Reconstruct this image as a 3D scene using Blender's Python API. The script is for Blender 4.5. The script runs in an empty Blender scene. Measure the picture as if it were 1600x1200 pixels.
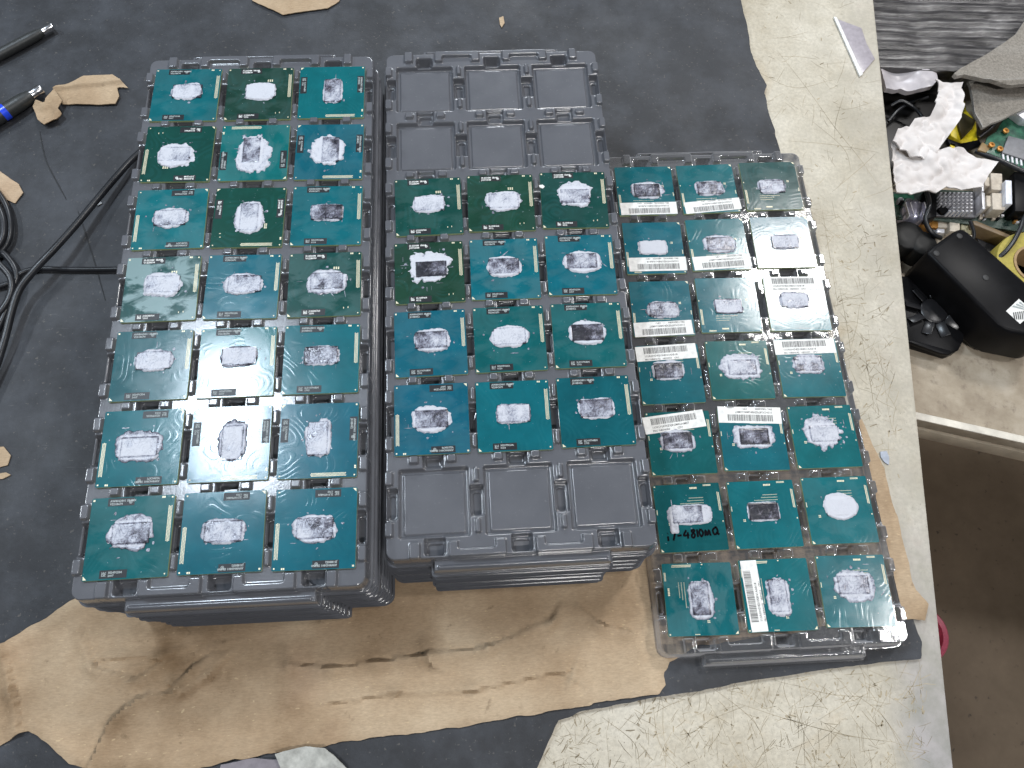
import bpy, bmesh, math, random
import numpy as np
from mathutils import Vector, Matrix

sc = bpy.context.scene
MM = 0.001
ZOFF = 79.6                      # table top is z = 0, all lengths below in millimetres

# ------------------------------------------------------------------ camera
CAM = np.array([117.948, -203.744, 360.082 + ZOFF]); EUL = (0.381344, -0.028742, -0.054234); FPX = 1219.96
cd = bpy.data.cameras.new('camera'); cam = bpy.data.objects.new('camera', cd)
sc.collection.objects.link(cam); sc.camera = cam
cam.location = CAM * MM; cam.rotation_euler = EUL
cd.sensor_width = 36; cd.lens = FPX / 1600 * 36; cd.clip_start = 0.01; cd.clip_end = 50
# ------------------------------------------------------------------ light
w = bpy.data.worlds.new('World'); sc.world = w; w.use_nodes = True
w.node_tree.nodes['Background'].inputs[0].default_value = (0.78, 0.88, 1.0, 1)
w.node_tree.nodes['Background'].inputs[1].default_value = 0.085
def lamp(name, x, y, z, sx, sy, power, col, target=(120, 0, 0), rz=0):
    d = bpy.data.lights.new(name, 'AREA'); d.shape = 'RECTANGLE'; d.size = sx * MM; d.size_y = sy * MM
    d.energy = power; d.color = col
    o = bpy.data.objects.new(name, d); sc.collection.objects.link(o)
    o.location = Vector((x, y, z)) * MM
    o.rotation_euler = (0, 0, rz)
    return o
lamp('ceiling_lamp_left', -500, 500, 1580, 170, 350, 14, (0.76, 0.88, 1.0), rz=0.1)
lamp('ceiling_lamp_right', 1060, 900, 1580, 270, 290, 17, (1.0, 0.98, 0.96))
lamp('ceiling_lamp_front', 1215, -105, 1580, 100, 120, 8, (1.0, 0.98, 0.97))
lamp('fill_light_near', 420, -1200, 1700, 420, 110, 19, (1.0, 0.98, 0.96))  # added fill from behind the camera, placed so no chip mirrors it
lamp('fill_light_far', 300, 2900, 1800, 500, 120, 62, (0.90, 0.95, 1.0), rz=0)  # added light from far back for overall brightness, kept out of the reflections
lamp('fill_light_side', -1550, 500, 1600, 120, 450, 17, (0.86, 0.93, 1.0))  # added fill from the left, outside what the glossy surfaces mirror
vs = sc.view_settings
vs.view_transform = 'Standard'; vs.look = 'None'; vs.exposure = 0.12; vs.gamma = 1.0; vs.use_curve_mapping = False

# ------------------------------------------------------------------ helpers
rng = np.random.default_rng(7); random.seed(7)
def Rmat(a, b, g):
    ca, sa, cb, sb, cg, sg = math.cos(a), math.sin(a), math.cos(b), math.sin(b), math.cos(g), math.sin(g)
    return np.array([[cg,-sg,0],[sg,cg,0],[0,0,1]]) @ np.array([[cb,0,sb],[0,1,0],[-sb,0,cb]]) @ np.array([[1,0,0],[0,ca,-sa],[0,sa,ca]])
RC = Rmat(*EUL)
def at(u, v, z):
    """where a spot of the photograph lies on the level z (mm)"""
    d = RC @ np.array([(u - 800) / FPX, -(v - 600) / FPX, -1.0]); t = (z - CAM[2]) / d[2]
    p = CAM + t * d
    return (float(p[0]), float(p[1]))
def ats(pts, z): return [at(u, v, z) for u, v in pts]

def link(name, me, parent=None, mat=None, loc=None, rz=0.0):
    o = bpy.data.objects.new(name, me); sc.collection.objects.link(o)
    if parent is not None: o.parent = parent
    if loc is not None: o.location = Vector(loc) * MM
    if rz: o.rotation_euler = (0, 0, rz)
    if mat is not None:
        if len(me.materials) == 0: me.materials.append(mat)
        elif me.materials[0] is not mat:
            o.material_slots[0].link = 'OBJECT'; o.material_slots[0].material = mat
    return o
def empty(name, loc, rz=0.0):
    o = bpy.data.objects.new(name, None); sc.collection.objects.link(o)
    o.location = Vector(loc) * MM; o.rotation_euler = (0, 0, rz); o.empty_display_size = .01
    return o
def tag(o, label=None, cat=None, group=None, kind=None):
    if label: o['label'] = label
    if cat: o['category'] = cat
    if group: o['group'] = group
    if kind: o['kind'] = kind
    return o
def stuff(o): o['kind'] = 'stuff'; return o
def mesh(name, v, f, smooth=False):
    me = bpy.data.meshes.new(name); v = np.asarray(v, float) * MM
    me.from_pydata(v.tolist(), [], [tuple(map(int, q)) for q in f]); me.update()
    if smooth: me.polygons.foreach_set('use_smooth', np.ones(len(me.polygons), bool))
    return me
class MB:
    def __init__(s): s.v = []; s.f = []
    def add(s, v, f):
        n = len(s.v); s.v += [tuple(q) for q in v]; s.f += [tuple(i + n for i in q) for q in f]; return s
    def box(s, x0, x1, y0, y1, z0, z1, M=None):
        v = [(x0,y0,z0),(x1,y0,z0),(x1,y1,z0),(x0,y1,z0),(x0,y0,z1),(x1,y0,z1),(x1,y1,z1),(x0,y1,z1)]
        if M is not None: v = [tuple(M @ Vector(q)) for q in v]
        return s.add(v, [(3,2,1,0),(4,5,6,7),(0,1,5,4),(1,2,6,5),(2,3,7,6),(3,0,4,7)])
    def prism(s, poly, z0, z1):
        n = len(poly)
        v = [(x, y, z0) for x, y in poly] + [(x, y, z1) for x, y in poly]
        return s.add(v, [tuple(range(n - 1, -1, -1)), tuple(range(n, 2 * n))] + [(i, (i + 1) % n, n + (i + 1) % n, n + i) for i in range(n)])
    def lathe(s, prof, n=24, M=None):
        v = []; f = []
        for r, z in prof:
            for k in range(n):
                a = 2 * math.pi * k / n; q = Vector((r * math.cos(a), r * math.sin(a), z))
                v.append(tuple(M @ q) if M is not None else tuple(q))
        for i in range(len(prof) - 1):
            for k in range(n):
                f.append((i * n + k, i * n + (k + 1) % n, (i + 1) * n + (k + 1) % n, (i + 1) * n + k))
        f.append(tuple(range(n - 1, -1, -1))); f.append(tuple((len(prof) - 1) * n + k for k in range(n)))
        return s.add(v, f)
    def build(s, name, mat=None, parent=None, smooth=False, bevel=0, loc=None, rz=0, seg=2):
        me = mesh(name, s.v, s.f, smooth)
        if bevel:
            bm = bmesh.new(); bm.from_mesh(me)
            bmesh.ops.recalc_face_normals(bm, faces=bm.faces)
            eds = [e for e in bm.edges if len(e.link_faces) == 2 and e.calc_face_angle(0) > 0.5]
            bmesh.ops.bevel(bm, geom=eds, offset=bevel * MM, segments=seg, affect='EDGES', profile=.5)
            bm.to_mesh(me); bm.free()
            me.polygons.foreach_set('use_smooth', np.ones(len(me.polygons), bool))
            me.set_sharp_from_angle(angle=math.radians(45))
        elif smooth: me.set_sharp_from_angle(angle=math.radians(50))
        return link(name, me, parent, mat, loc, rz)

def sm(t): t = np.clip(t, 0, 1); return t * t * (3 - 2 * t)
def rr(x, y, x0, x1, y0, y1, r):
    dx = np.abs(x - (x0 + x1) / 2) - (x1 - x0) / 2 + r; dy = np.abs(y - (y0 + y1) / 2) - (y1 - y0) / 2 + r
    return np.hypot(np.maximum(dx, 0), np.maximum(dy, 0)) + np.minimum(np.maximum(dx, dy), 0) - r
def vnoise(x, y, seed, scale=1.0):
    r = np.random.default_rng(seed); g = r.random((64, 64))
    x = np.asarray(x) / scale + 17.3; y = np.asarray(y) / scale + 31.7
    i = np.floor(x).astype(int); j = np.floor(y).astype(int); fx = sm(x - i); fy = sm(y - j)
    a = g[i % 64, j % 64]; b = g[(i + 1) % 64, j % 64]; c = g[i % 64, (j + 1) % 64]; d = g[(i + 1) % 64, (j + 1) % 64]
    return (a * (1 - fx) + b * fx) * (1 - fy) + (c * (1 - fx) + d * fx) * fy
def fbm(x, y, seed, scale, octv=3):
    s = 0; a = 1; t = 0
    for k in range(octv): s = s + a * vnoise(x, y, seed + k, scale / 2 ** k); t += a; a *= .5
    return s / t
def polysd(x, y, poly):
    P = np.asarray(poly, float); d = np.full(x.shape, 1e18); ins = np.zeros(x.shape, bool)
    for i in range(len(P)):
        a = P[i]; b = P[(i + 1) % len(P)]; e = b - a
        t = np.clip(((x - a[0]) * e[0] + (y - a[1]) * e[1]) / (e @ e + 1e-12), 0, 1)
        d = np.minimum(d, (x - a[0] - t * e[0]) ** 2 + (y - a[1] - t * e[1]) ** 2)
        c = (a[1] > y) != (b[1] > y)
        xi = a[0] + (y - a[1]) * e[0] / (e[1] if abs(e[1]) > 1e-9 else 1e-9)
        ins ^= c & (x < xi)
    return np.where(ins, -1, 1) * np.sqrt(d)
def clipgrid(sdf, x0, x1, y0, y1, step):
    """grid faces inside sdf < 0, the border snapped onto sdf = 0"""
    nx = int((x1 - x0) / step) + 2; ny = int((y1 - y0) / step) + 2
    X, Y = np.meshgrid(x0 + np.arange(nx) * step, y0 + np.arange(ny) * step, indexing='ij')
    S = sdf(X, Y); ins = S < 0
    cell = ins[:-1, :-1] | ins[1:, :-1] | ins[1:, 1:] | ins[:-1, 1:]
    keep = np.zeros_like(ins)
    keep[:-1, :-1] |= cell; keep[1:, :-1] |= cell; keep[1:, 1:] |= cell; keep[:-1, 1:] |= cell
    for _ in range(6):
        e = step * .2; gx = (sdf(X + e, Y) - sdf(X - e, Y)) / (2 * e); gy = (sdf(X, Y + e) - sdf(X, Y - e)) / (2 * e)
        g = np.maximum(np.hypot(gx, gy), .3); out = keep & (S > 0)
        if not out.any(): break
        k = np.clip(S / g, 0, step * 1.0)
        X = np.where(out, X - k * gx / g, X); Y = np.where(out, Y - k * gy / g, Y); S = np.where(out, sdf(X, Y), S)
        S = np.where(np.abs(S) < .02 * step, np.minimum(S, 0), S)
    I = np.arange(nx * ny).reshape(nx, ny)
    q = np.stack([I[:-1, :-1], I[1:, :-1], I[1:, 1:], I[:-1, 1:]], -1).reshape(-1, 4)
    q = q[cell.ravel()]
    used = np.unique(q); m = np.full(nx * ny, -1); m[used] = np.arange(len(used))
    return X.ravel()[used], Y.ravel()[used], m[q]
def solid(xs, ys, zt, q, zb):
    """top sheet with walls down to zb along its border and a bottom"""
    n = len(xs); v = np.c_[xs, ys, zt]
    e = np.concatenate([q[:, [0, 1]], q[:, [1, 2]], q[:, [2, 3]], q[:, [3, 0]]])
    key = np.sort(e, 1); k = key[:, 0] * n + key[:, 1]; u, inv, cnt = np.unique(k, return_inverse=True, return_counts=True)
    be = e[cnt[inv] == 1]; bv = np.unique(be); m = {int(b): n + i for i, b in enumerate(bv)}
    v2 = np.c_[xs[bv], ys[bv], np.broadcast_to(zb, (n,))[bv] if np.ndim(zb) else np.full(len(bv), zb)]
    f = [tuple(r) for r in q] + [(int(b), int(a), m[int(a)], m[int(b)]) for a, b in be]
    return np.r_[v, v2], f
def sheet(name, poly, z, thick, step, mat, parent=None, hf=None, ragged=0, seed=1, smooth=True):
    P = np.asarray(poly)
    def sdf(x, y):
        d = polysd(x, y, P)
        if ragged: d = d + ragged * (fbm(x, y, seed, 9, 3) - .5) * 2
        return d
    xs, ys, q = clipgrid(sdf, P[:, 0].min() - 4, P[:, 0].max() + 4, P[:, 1].min() - 4, P[:, 1].max() + 4, step)
    h = hf(xs, ys) if hf else np.zeros(len(xs))
    v, f = solid(xs, ys, z + h, q, z + h - thick)
    me = mesh(name, v, f, smooth); me.set_sharp_from_angle(angle=math.radians(60))
    return link(name, me, parent, mat)
def spline(pts, n=12):
    P = [Vector(p) for p in pts]; P = [P[0] * 2 - P[1]] + P + [P[-1] * 2 - P[-2]]; out = []
    for i in range(1, len(P) - 2):
        for k in range(n):
            t = k / n; a, b, c, d = P[i - 1], P[i], P[i + 1], P[i + 2]
            out.append(.5 * ((2 * b) + (c - a) * t + (2 * a - 5 * b + 4 * c - d) * t * t + (3 * b - a - 3 * c + d) * t ** 3))
    return out + [P[-2]]
def tube(pts, r, n=10, flat=1.0, mb=None):
    mb = mb or MB(); v = []; f = []; m = len(pts)
    for i, p in enumerate(pts):
        p = Vector(p); t = (Vector(pts[min(i + 1, m - 1)]) - Vector(pts[max(i - 1, 0)])).normalized()
        s = t.cross(Vector((0, 0, 1)))
        s = s.normalized() if s.length > 1e-4 else Vector((1, 0, 0)); u = s.cross(t)
        rad = r[i] if isinstance(r, (list, tuple)) else r
        for k in range(n):
            a = 2 * math.pi * k / n; v.append(tuple(p + s * rad * math.cos(a) + u * rad * flat * math.sin(a)))
    for i in range(m - 1):
        for k in range(n): f.append((i * n + k, i * n + (k + 1) % n, (i + 1) * n + (k + 1) % n, (i + 1) * n + k))
    f.append(tuple(range(n - 1, -1, -1))); f.append(tuple((m - 1) * n + k for k in range(n)))
    return mb.add(v, f)

# ------------------------------------------------------------------ materials
class NT:
    def __init__(s, name):
        s.m = bpy.data.materials.new(name); s.m.use_nodes = True; s.t = s.m.node_tree; s.n = s.t.nodes; s.l = s.t.links
        s.b = s.n['Principled BSDF']; s.out = s.n['Material Output']
    def new(s, typ, **k):
        n = s.n.new(typ)
        for a, b in k.items():
            if a.startswith('i_'):
                key = a[2:].replace('_', ' ')
                n.inputs[int(key) if key.isdigit() else key].default_value = b
            else: setattr(n, a, b)
        return n
    def con(s, a, b): s.l.new(a, b); return s
    def coord(s, scale=(1, 1, 1), rot=(0, 0, 0), kind='Object'):
        c = s.new('ShaderNodeTexCoord'); m = s.new('ShaderNodeMapping'); m.inputs['Scale'].default_value = scale; m.inputs['Rotation'].default_value = rot
        s.con(c.outputs[kind], m.inputs['Vector']); return m.outputs[0]
    def noise(s, vec, scale, detail=4, rough=.6, dist=0):
        n = s.new('ShaderNodeTexNoise'); n.inputs['Scale'].default_value = scale; n.inputs['Detail'].default_value = detail
        n.inputs['Roughness'].default_value = rough; n.inputs['Distortion'].default_value = dist
        s.con(vec, n.inputs['Vector']); return n.outputs['Fac']
    def ramp(s, fac, *stops):
        r = s.new('ShaderNodeValToRGB'); e = r.color_ramp.elements
        while len(e) < len(stops): e.new(.5)
        for k, (p, c) in enumerate(stops):
            e[k].position = p; e[k].color = (*c, 1) if not isinstance(c, (int, float)) else (c, c, c, 1)
        s.con(fac, r.inputs[0]); return r.outputs[0]
    def mix(s, fac, a, b, blend='MIX'):
        n = s.new('ShaderNodeMix', data_type='RGBA', blend_type=blend)
        for v, k in ((fac, 0), (a, 6), (b, 7)):
            if hasattr(v, 'is_linked') or isinstance(v, bpy.types.NodeSocket): s.con(v, n.inputs[k])
            elif k == 0: n.inputs[0].default_value = v
            else: n.inputs[k].default_value = (*v, 1)
        return n.outputs[2]
    def math(s, op, a, b=0.5, clamp=False):
        n = s.new('ShaderNodeMath', operation=op, use_clamp=clamp)
        for v, k in ((a, 0), (b, 1)):
            if isinstance(v, bpy.types.NodeSocket): s.con(v, n.inputs[k])
            else: n.inputs[k].default_value = v
        return n.outputs[0]
    def bump(s, h, dist, strength=1.0, normal=None):
        b = s.new('ShaderNodeBump'); b.inputs['Distance'].default_value = dist; b.inputs['Strength'].default_value = strength
        s.con(h, b.inputs['Height'])
        if normal is not None: s.con(normal, b.inputs['Normal'])
        s.con(b.outputs[0], s.b.inputs['Normal']); return b.outputs[0]
    def set(s, **k):
        for a, v in k.items():
            i = s.b.inputs[{'color': 'Base Color', 'rough': 'Roughness', 'metal': 'Metallic', 'spec': 'Specular IOR Level', 'alpha': 'Alpha', 'coat': 'Coat Weight', 'coatr': 'Coat Roughness', 'sheen': 'Sheen Weight', 'trans': 'Transmission Weight', 'emis': 'Emission Strength'}[a]]
            if isinstance(v, bpy.types.NodeSocket): s.con(v, i)
            elif isinstance(v, tuple): i.default_value = (*v, 1)
            else: i.default_value = v
        return s
def flat(name, col, rough=.5, metal=0, spec=.5, var=.15, scale=300, bump=0):
    t = NT(name); c = t.coord(); n = t.noise(c, scale, 5, .6)
    a = tuple(x * (1 - var) for x in col); b = tuple(min(1, x * (1 + var)) for x in col)
    t.set(color=t.ramp(n, (.3, a), (.7, b)), rough=rough, metal=metal, spec=spec)
    if bump: t.bump(t.noise(c, scale * 2, 3), bump * MM)
    return t.m

def mat_table():
    t = NT('worn_laminate'); c = t.coord()
    base = t.ramp(t.noise(c, 14, 8, .65), (.3, (.40, .35, .26)), (.5, (.56, .515, .42)), (.72, (.67, .63, .54)))
    grain = t.ramp(t.noise(c, 420, 5, .7), (.35, .62), (.6, 1.0))
    base = t.mix(.55, base, grain, 'MULTIPLY')
    stain = t.ramp(t.noise(t.coord((1, 1, 1)), 9, 6, .6, 1.2), (.60, 0), (.74, 1))
    base = t.mix(t.math('MULTIPLY', stain, .55), base, (.38, .25, .10))
    pit = t.ramp(t.noise(c, 900, 3, .5), (.27, 1), (.33, 0)); base = t.mix(t.math('MULTIPLY', pit, .7), base, (.09, .07, .05))
    # grey worn band along the right edge: local x is the distance from the edge
    sx = t.new('ShaderNodeSeparateXYZ'); t.con(t.new('ShaderNodeTexCoord').outputs['Object'], sx.inputs[0])
    wob = t.math('MULTIPLY', t.noise(c, 22, 5, .6), .020)
    d = t.math('ADD', sx.outputs[0], wob)
    prox = t.new('ShaderNodeMapRange'); prox.inputs[1].default_value = -.024; prox.inputs[2].default_value = -.006; t.con(d, prox.inputs[0])
    along = t.new('ShaderNodeMapRange'); along.inputs[1].default_value = .16; along.inputs[2].default_value = .0; t.con(sx.outputs[1], along.inputs[0])
    band = t.math('MULTIPLY', prox.outputs[0], t.math('ADD', t.math('MULTIPLY', along.outputs[0], .8), .15))
    far = t.new('ShaderNodeMapRange'); far.inputs[1].default_value = -.075; far.inputs[2].default_value = -.015; t.con(t.math('ADD', sx.outputs[0], t.math('MULTIPLY', t.noise(c, 30, 6, .65), .05)), far.inputs[0])
    base = t.mix(t.math('MULTIPLY', far.outputs[0], t.ramp(t.noise(c, 45, 7, .7), (.38, 0), (.62, .62))), base, (.40, .37, .30))
    greyc = t.ramp(t.noise(c, 60, 6, .6), (.35, (.27, .27, .25)), (.62, (.40, .38, .38)), (.75, (.36, .30, .30)))
    col = t.mix(band, base, greyc)
    t.set(color=col, rough=t.math('SUBTRACT', .5, t.math('MULTIPLY', band, .22)), spec=.4)
    t.bump(t.noise(c, 260, 6, .7), .00025, .6)
    return t.m
def mat_mat():
    t = NT('black_rubber_mat'); c = t.coord()
    col = t.ramp(t.noise(c, 7, 8, .65), (.3, (.014, .015, .018)), (.7, (.032, .034, .039)))
    sp = t.ramp(t.noise(c, 520, 2, .5), (.67, 0), (.74, 1)); col = t.mix(t.math('MULTIPLY', sp, .22), col, (.28, .25, .21))
    du = t.ramp(t.noise(t.coord((1, 1, 1)), 30, 7, .7), (.42, 0), (.75, 1)); col = t.mix(t.math('MULTIPLY', du, .42), col, (.088, .097, .115))
    st = t.ramp(t.noise(t.coord((1, 7, 1), (0, 0, .5)), 90, 3, .5), (.70, 0), (.78, 1)); col = t.mix(t.math('MULTIPLY', st, .16), col, (.2, .2, .2))
    t.set(color=col, rough=t.ramp(t.noise(c, 20, 5), (.3, .5), (.7, .68)), spec=.4)
    t.bump(t.noise(c, 320, 6, .7), .0004, .6)
    return t.m
def mat_kraft():
    t = NT('kraft_paper'); c = t.coord()
    col = t.ramp(t.noise(c, 12, 8, .62), (.3, (.22, .145, .082)), (.47, (.385, .28, .18)), (.68, (.52, .405, .28)))
    fib = t.ramp(t.noise(t.coord((1, 4, 1), (0, 0, .3)), 380, 5, .7), (.35, .72), (.65, 1.1)); col = t.mix(.6, col, fib, 'MULTIPLY')
    fl = t.ramp(t.noise(t.coord((1, 2.5, 1), (0, 0, -.6)), 330, 1, .5), (.72, 0), (.76, 1)); col = t.mix(t.math('MULTIPLY', fl, .45), col, (.62, .48, .30))
    red = t.ramp(t.noise(c, 5, 4), (.55, 0), (.75, 1)); col = t.mix(t.math('MULTIPLY', red, .3), col, (.33, .15, .10))
    dk = t.ramp(t.noise(c, 140, 4, .6), (.66, 0), (.76, 1)); col = t.mix(t.math('MULTIPLY', dk, .5), col, (.10, .07, .04))
    t.set(color=col, rough=.85, spec=.2)
    t.bump(t.noise(c, 180, 7, .7), .0006, .7)
    return t.m
def mat_tray():
    t = NT('grey_conductive_plastic'); c = t.coord()
    col = t.ramp(t.noise(c, 25, 5), (.3, (.094, .098, .111)), (.7, (.120, .124, .139)))
    dust = t.ramp(t.noise(c, 700, 3, .6), (.66, 0), (.72, 1)); col = t.mix(t.math('MULTIPLY', dust, .18), col, (.3, .3, .3))
    t.set(color=col, rough=t.ramp(t.noise(c, 60, 6, .6), (.3, .13), (.7, .19)), spec=1.0)
    t.bump(t.noise(c, 900, 3), .00006, .5)
    return t.m
def mat_clear():
    t = NT('clear_plastic'); n, l = t.n, t.l
    tr = t.new('ShaderNodeBsdfTransparent'); tr.inputs[0].default_value = (.93, .94, .95, 1)
    gl = t.new('ShaderNodeBsdfGlossy'); gl.inputs['Roughness'].default_value = .09
    df = t.new('ShaderNodeBsdfDiffuse'); df.inputs[0].default_value = (.75, .75, .78, 1)
    b = t.new('ShaderNodeBump'); b.inputs['Distance'].default_value = .0003; b.inputs['Strength'].default_value = .5
    t.con(t.noise(t.coord(), 160, 4, .6), b.inputs['Height'])
    fr = t.new('ShaderNodeFresnel'); fr.inputs[0].default_value = 1.7
    lw = t.new('ShaderNodeLayerWeight'); lw.inputs[0].default_value = .35
    for x in (gl, fr, df): t.con(b.outputs[0], x.inputs['Normal'])
    m1 = t.new('ShaderNodeMixShader'); t.con(t.math('ADD', t.math('MULTIPLY', fr.outputs[0], 1.3), t.math('MULTIPLY', lw.outputs['Facing'], .28), True), m1.inputs[0]); t.con(tr.outputs[0], m1.inputs[1]); t.con(gl.outputs[0], m1.inputs[2])
    m2 = t.new('ShaderNodeMixShader'); t.con(t.math('ADD', t.math('MULTIPLY', t.math('POWER', lw.outputs['Facing'], 1.5), .75), .06), m2.inputs[0]); t.con(m1.outputs[0], m2.inputs[1]); t.con(df.outputs[0], m2.inputs[2])
    t.con(m2.outputs[0], t.out.inputs[0]); n.remove(t.b)
    return t.m
def mat_solder():
    t = NT('solder_mask'); c = t.coord()
    oi = t.new('ShaderNodeObjectInfo')
    off = t.new('ShaderNodeVectorMath', operation='ADD'); t.con(c, off.inputs[0])
    rv = t.new('ShaderNodeCombineXYZ'); t.con(oi.outputs['Random'], rv.inputs[0]); t.con(t.math('MULTIPLY', oi.outputs['Random'], 7.3), rv.inputs[1])
    t.con(rv.outputs[0], off.inputs[1]); v = off.outputs[0]
    n1 = t.noise(v, 60, 5, .6)
    hue = t.new('ShaderNodeHueSaturation'); t.con(oi.outputs['Color'], hue.inputs['Color'])
    t.con(t.ramp(n1, (.3, .80), (.7, 1.15)), hue.inputs['Value'])
    col = hue.outputs[0]
    # copper planes and traces below the mask
    sn = t.math('SINE', t.math('MULTIPLY', t.noise(v, 55, 0, .5), 75.0))
    zone = t.ramp(t.noise(v, 85, 2, .5), (.46, 0), (.56, 1))
    tr = t.math('MULTIPLY', t.ramp(t.math('ADD', t.math('MULTIPLY', sn, .5), .5), (.35, 0), (.65, 1)), zone)
    col = t.mix(t.math('MULTIPLY', tr, .06), col, (.03, .20, .22))
    # greasy residue left where alpha of the object colour is high
    smear = t.ramp(t.noise(t.coord((1, 1.6, 1), (0, 0, .5)), 62, 6, .55, .6), (.44, 0), (.54, 1))
    smf = t.math('MULTIPLY', t.math('MULTIPLY', smear, oi.outputs['Alpha']), .62)
    col = t.mix(smf, col, (.22, .33, .34))
    sp = t.ramp(t.noise(v, 800, 2, .5), (.72, 0), (.76, 1)); col = t.mix(t.math('MULTIPLY', sp, .35), col, (.5, .6, .65))
    t.set(color=col, rough=t.math('ADD', t.ramp(t.noise(v, 90, 5, .6), (.3, .10), (.7, .15)), t.math('MULTIPLY', smf, .3)), spec=.32, coat=.22, coatr=.25)
    h = t.math('ADD', tr, t.math('MULTIPLY', t.noise(v, 130, 3, .5), .8))
    t.bump(h, .000019, .6)
    return t.m
def mat_paste():
    t = NT('thermal_paste'); c = t.coord()
    a = t.new('ShaderNodeAttribute'); a.attribute_name = 'cov'
    n = t.noise(c, 900, 5, .65, .8); n2 = t.noise(c, 200, 4, .6, 2.2)
    crk = t.ramp(t.math('ABSOLUTE', t.math('SUBTRACT', t.noise(c, 240, 3, .6, 2.2), .5)), (.0, .34), (.024, 0.0))
    f0 = t.math('SUBTRACT', a.outputs['Fac'], crk)
    f = t.math('ADD', t.math('ADD', f0, t.math('MULTIPLY', t.math('SUBTRACT', n, .5), .5)), t.math('MULTIPLY', t.math('SUBTRACT', n2, .5), .95))
    col = t.ramp(f, (.08, (.020, .020, .028)), (.28, (.12, .12, .16)), (.52, (.31, .33, .40)), (.85, (.51, .525, .58)))
    t.set(color=col, rough=t.ramp(f, (.15, .12), (.5, .24), (.85, .5)), spec=.6)
    t.bump(t.math('ADD', f, t.math('MULTIPLY', t.noise(c, 1500, 3), .4)), .00011, .9)
    return t.m
MT = dict(table=mat_table(), mat=mat_mat(), kraft=mat_kraft(), tray=mat_tray(), clear=mat_clear(), solder=mat_solder(), paste=mat_paste())
MT['edge'] = flat('board_edge', (.34, .40, .20), .6)
MT['die'] = flat('silicon_die', (.05, .05, .065), .15, 0, .8)
MT['ink'] = flat('black_label_ink', (.010, .011, .014), .38, 0, .35)
MT['print'] = flat('white_print', (.70, .72, .70), .6)
MT['print_dim'] = flat('grey_print', (.34, .38, .38), .6)
MT['gold'] = flat('gold_pad', (.70, .65, .47), .4, .15)
MT['sticker'] = flat('white_sticker', (.74, .74, .72), .55)
MT['bar'] = flat('barcode_print', (.06, .06, .06), .6)
MT['marker'] = flat('marker_ink', (.004, .004, .006), .8, 0, .05)
MT['scratch'] = flat('scratch', (.33, .28, .20), .8, 0, .2, .5, 40)
MT['black'] = flat('black_plastic', (.008, .008, .009), .36, 0, .09, .3, 60)
MT['cable'] = flat('black_cable', (.016, .017, .020), .35, 0, .5, .3, 60)
MT['dark'] = flat('dark_rubber', (.02, .02, .022), .55)
MT['chrome'] = flat('brushed_metal', (.62, .62, .64), .25, 1.0, .5, .1, 400)
MT['blue'] = flat('blue_plastic', (.02, .07, .75), .25)
MT['grip'] = flat('grey_grip', (.028, .03, .03), .42, 0, .5, .25, 500)

# ------------------------------------------------------------------ table and what covers it
E0 = at(1490.5, 1190, 0); E1 = at(1366, 0, 0)
ang = math.atan2(E1[1] - E0[1], E1[0] - E0[0]) - math.pi / 2
table = MB().box(-900, 0, -150, 900, -28, 0).build('table_top', MT['table'], bevel=2.2, loc=(E0[0], E0[1], 0), rz=ang)
tag(table, kind='structure')
mb = MB()
def stroke(mb, pts, wd, z=.06):
    pts = [Vector((p[0], p[1], 0)) for p in pts]; v = []; f = []
    for i, p in enumerate(pts):
        t = (pts[min(i + 1, len(pts) - 1)] - pts[max(i - 1, 0)]).normalized(); s = Vector((-t.y, t.x, 0))
        ww = wd * (.35 + .65 * math.sin(math.pi * (i + .5) / len(pts)))
        for q in (p - s * ww / 2, p + s * ww / 2): v.append((q.x, q.y, z))
    n = len(pts)
    for i in range(n - 1): f.append((2 * i, 2 * i + 2, 2 * i + 3, 2 * i + 1))
    mb.add(v, f)
LONG = [[(1215,80),(1262,140),(1305,200),(1345,250),(1372,290)],[(1180,110),(1240,137),(1300,125)],[(1318,150),(1306,190),(1304,218)],[(1230,220),(1300,226),(1372,238)],
        [(1270,190),(1318,232),(1330,268)],[(1150,1098),(1250,1130),(1330,1150),(1400,1160)],[(1255,1140),(1258,1200)],[(1020,1100),(1030,1160),(1060,1200)],[(1330,1080),(1380,1120),(1420,1190)],
        [(1285,330),(1300,420),(1308,470)],[(1330,370),(1345,395),(1330,410),(1310,405)],[(1100,1065),(1180,1130),(1200,1200)],[(940,1120),(990,1160),(1000,1200)],[(1240,1070),(1300,1085),(1370,1090)],
        [(1312,450),(1325,520),(1330,560)],[(1345,520),(1360,600),(1366,640)],[(1200,60),(1230,58),(1262,50)],[(1300,300),(1345,262),(1368,240)]]
for L in LONG:
    P = [Vector((*at(u, v, 0), 0)) for u, v in L]
    stroke(mb, spline(P, 6), .3)
for k in range(1700):
    if k < 850: u, v = random.uniform(850, 1470), random.uniform(1050, 1230)
    elif k < 1500: u, v = random.uniform(1270, 1440), random.uniform(330, 760)
    else: u, v = random.uniform(1170, 1380), random.uniform(-20, 330)
    x, y = at(u, v, 0)
    inx = (x - E0[0]) * math.cos(ang) + (y - E0[1]) * math.sin(ang)
    if inx > -12: continue
    a = random.gauss(.9, .8) if random.random() < .6 else random.uniform(0, math.pi); L = random.expovariate(1 / 5.) + 1
    b = a + random.uniform(-.25, .25)
    p0 = (x, y); p1 = (x + L * .5 * math.cos(a), y + L * .5 * math.sin(a)); p2 = (p1[0] + L * .5 * math.cos(b), p1[1] + L * .5 * math.sin(b))
    stroke(mb, [p0, p1, p2], random.choice([.14, .2, .25, .3, .9 if L < 4 else .25, .7 if L < 5 else .2]))
me = mesh('scratches', mb.v, mb.f); so = link('scratches', me, None, MT['scratch'])
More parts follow.
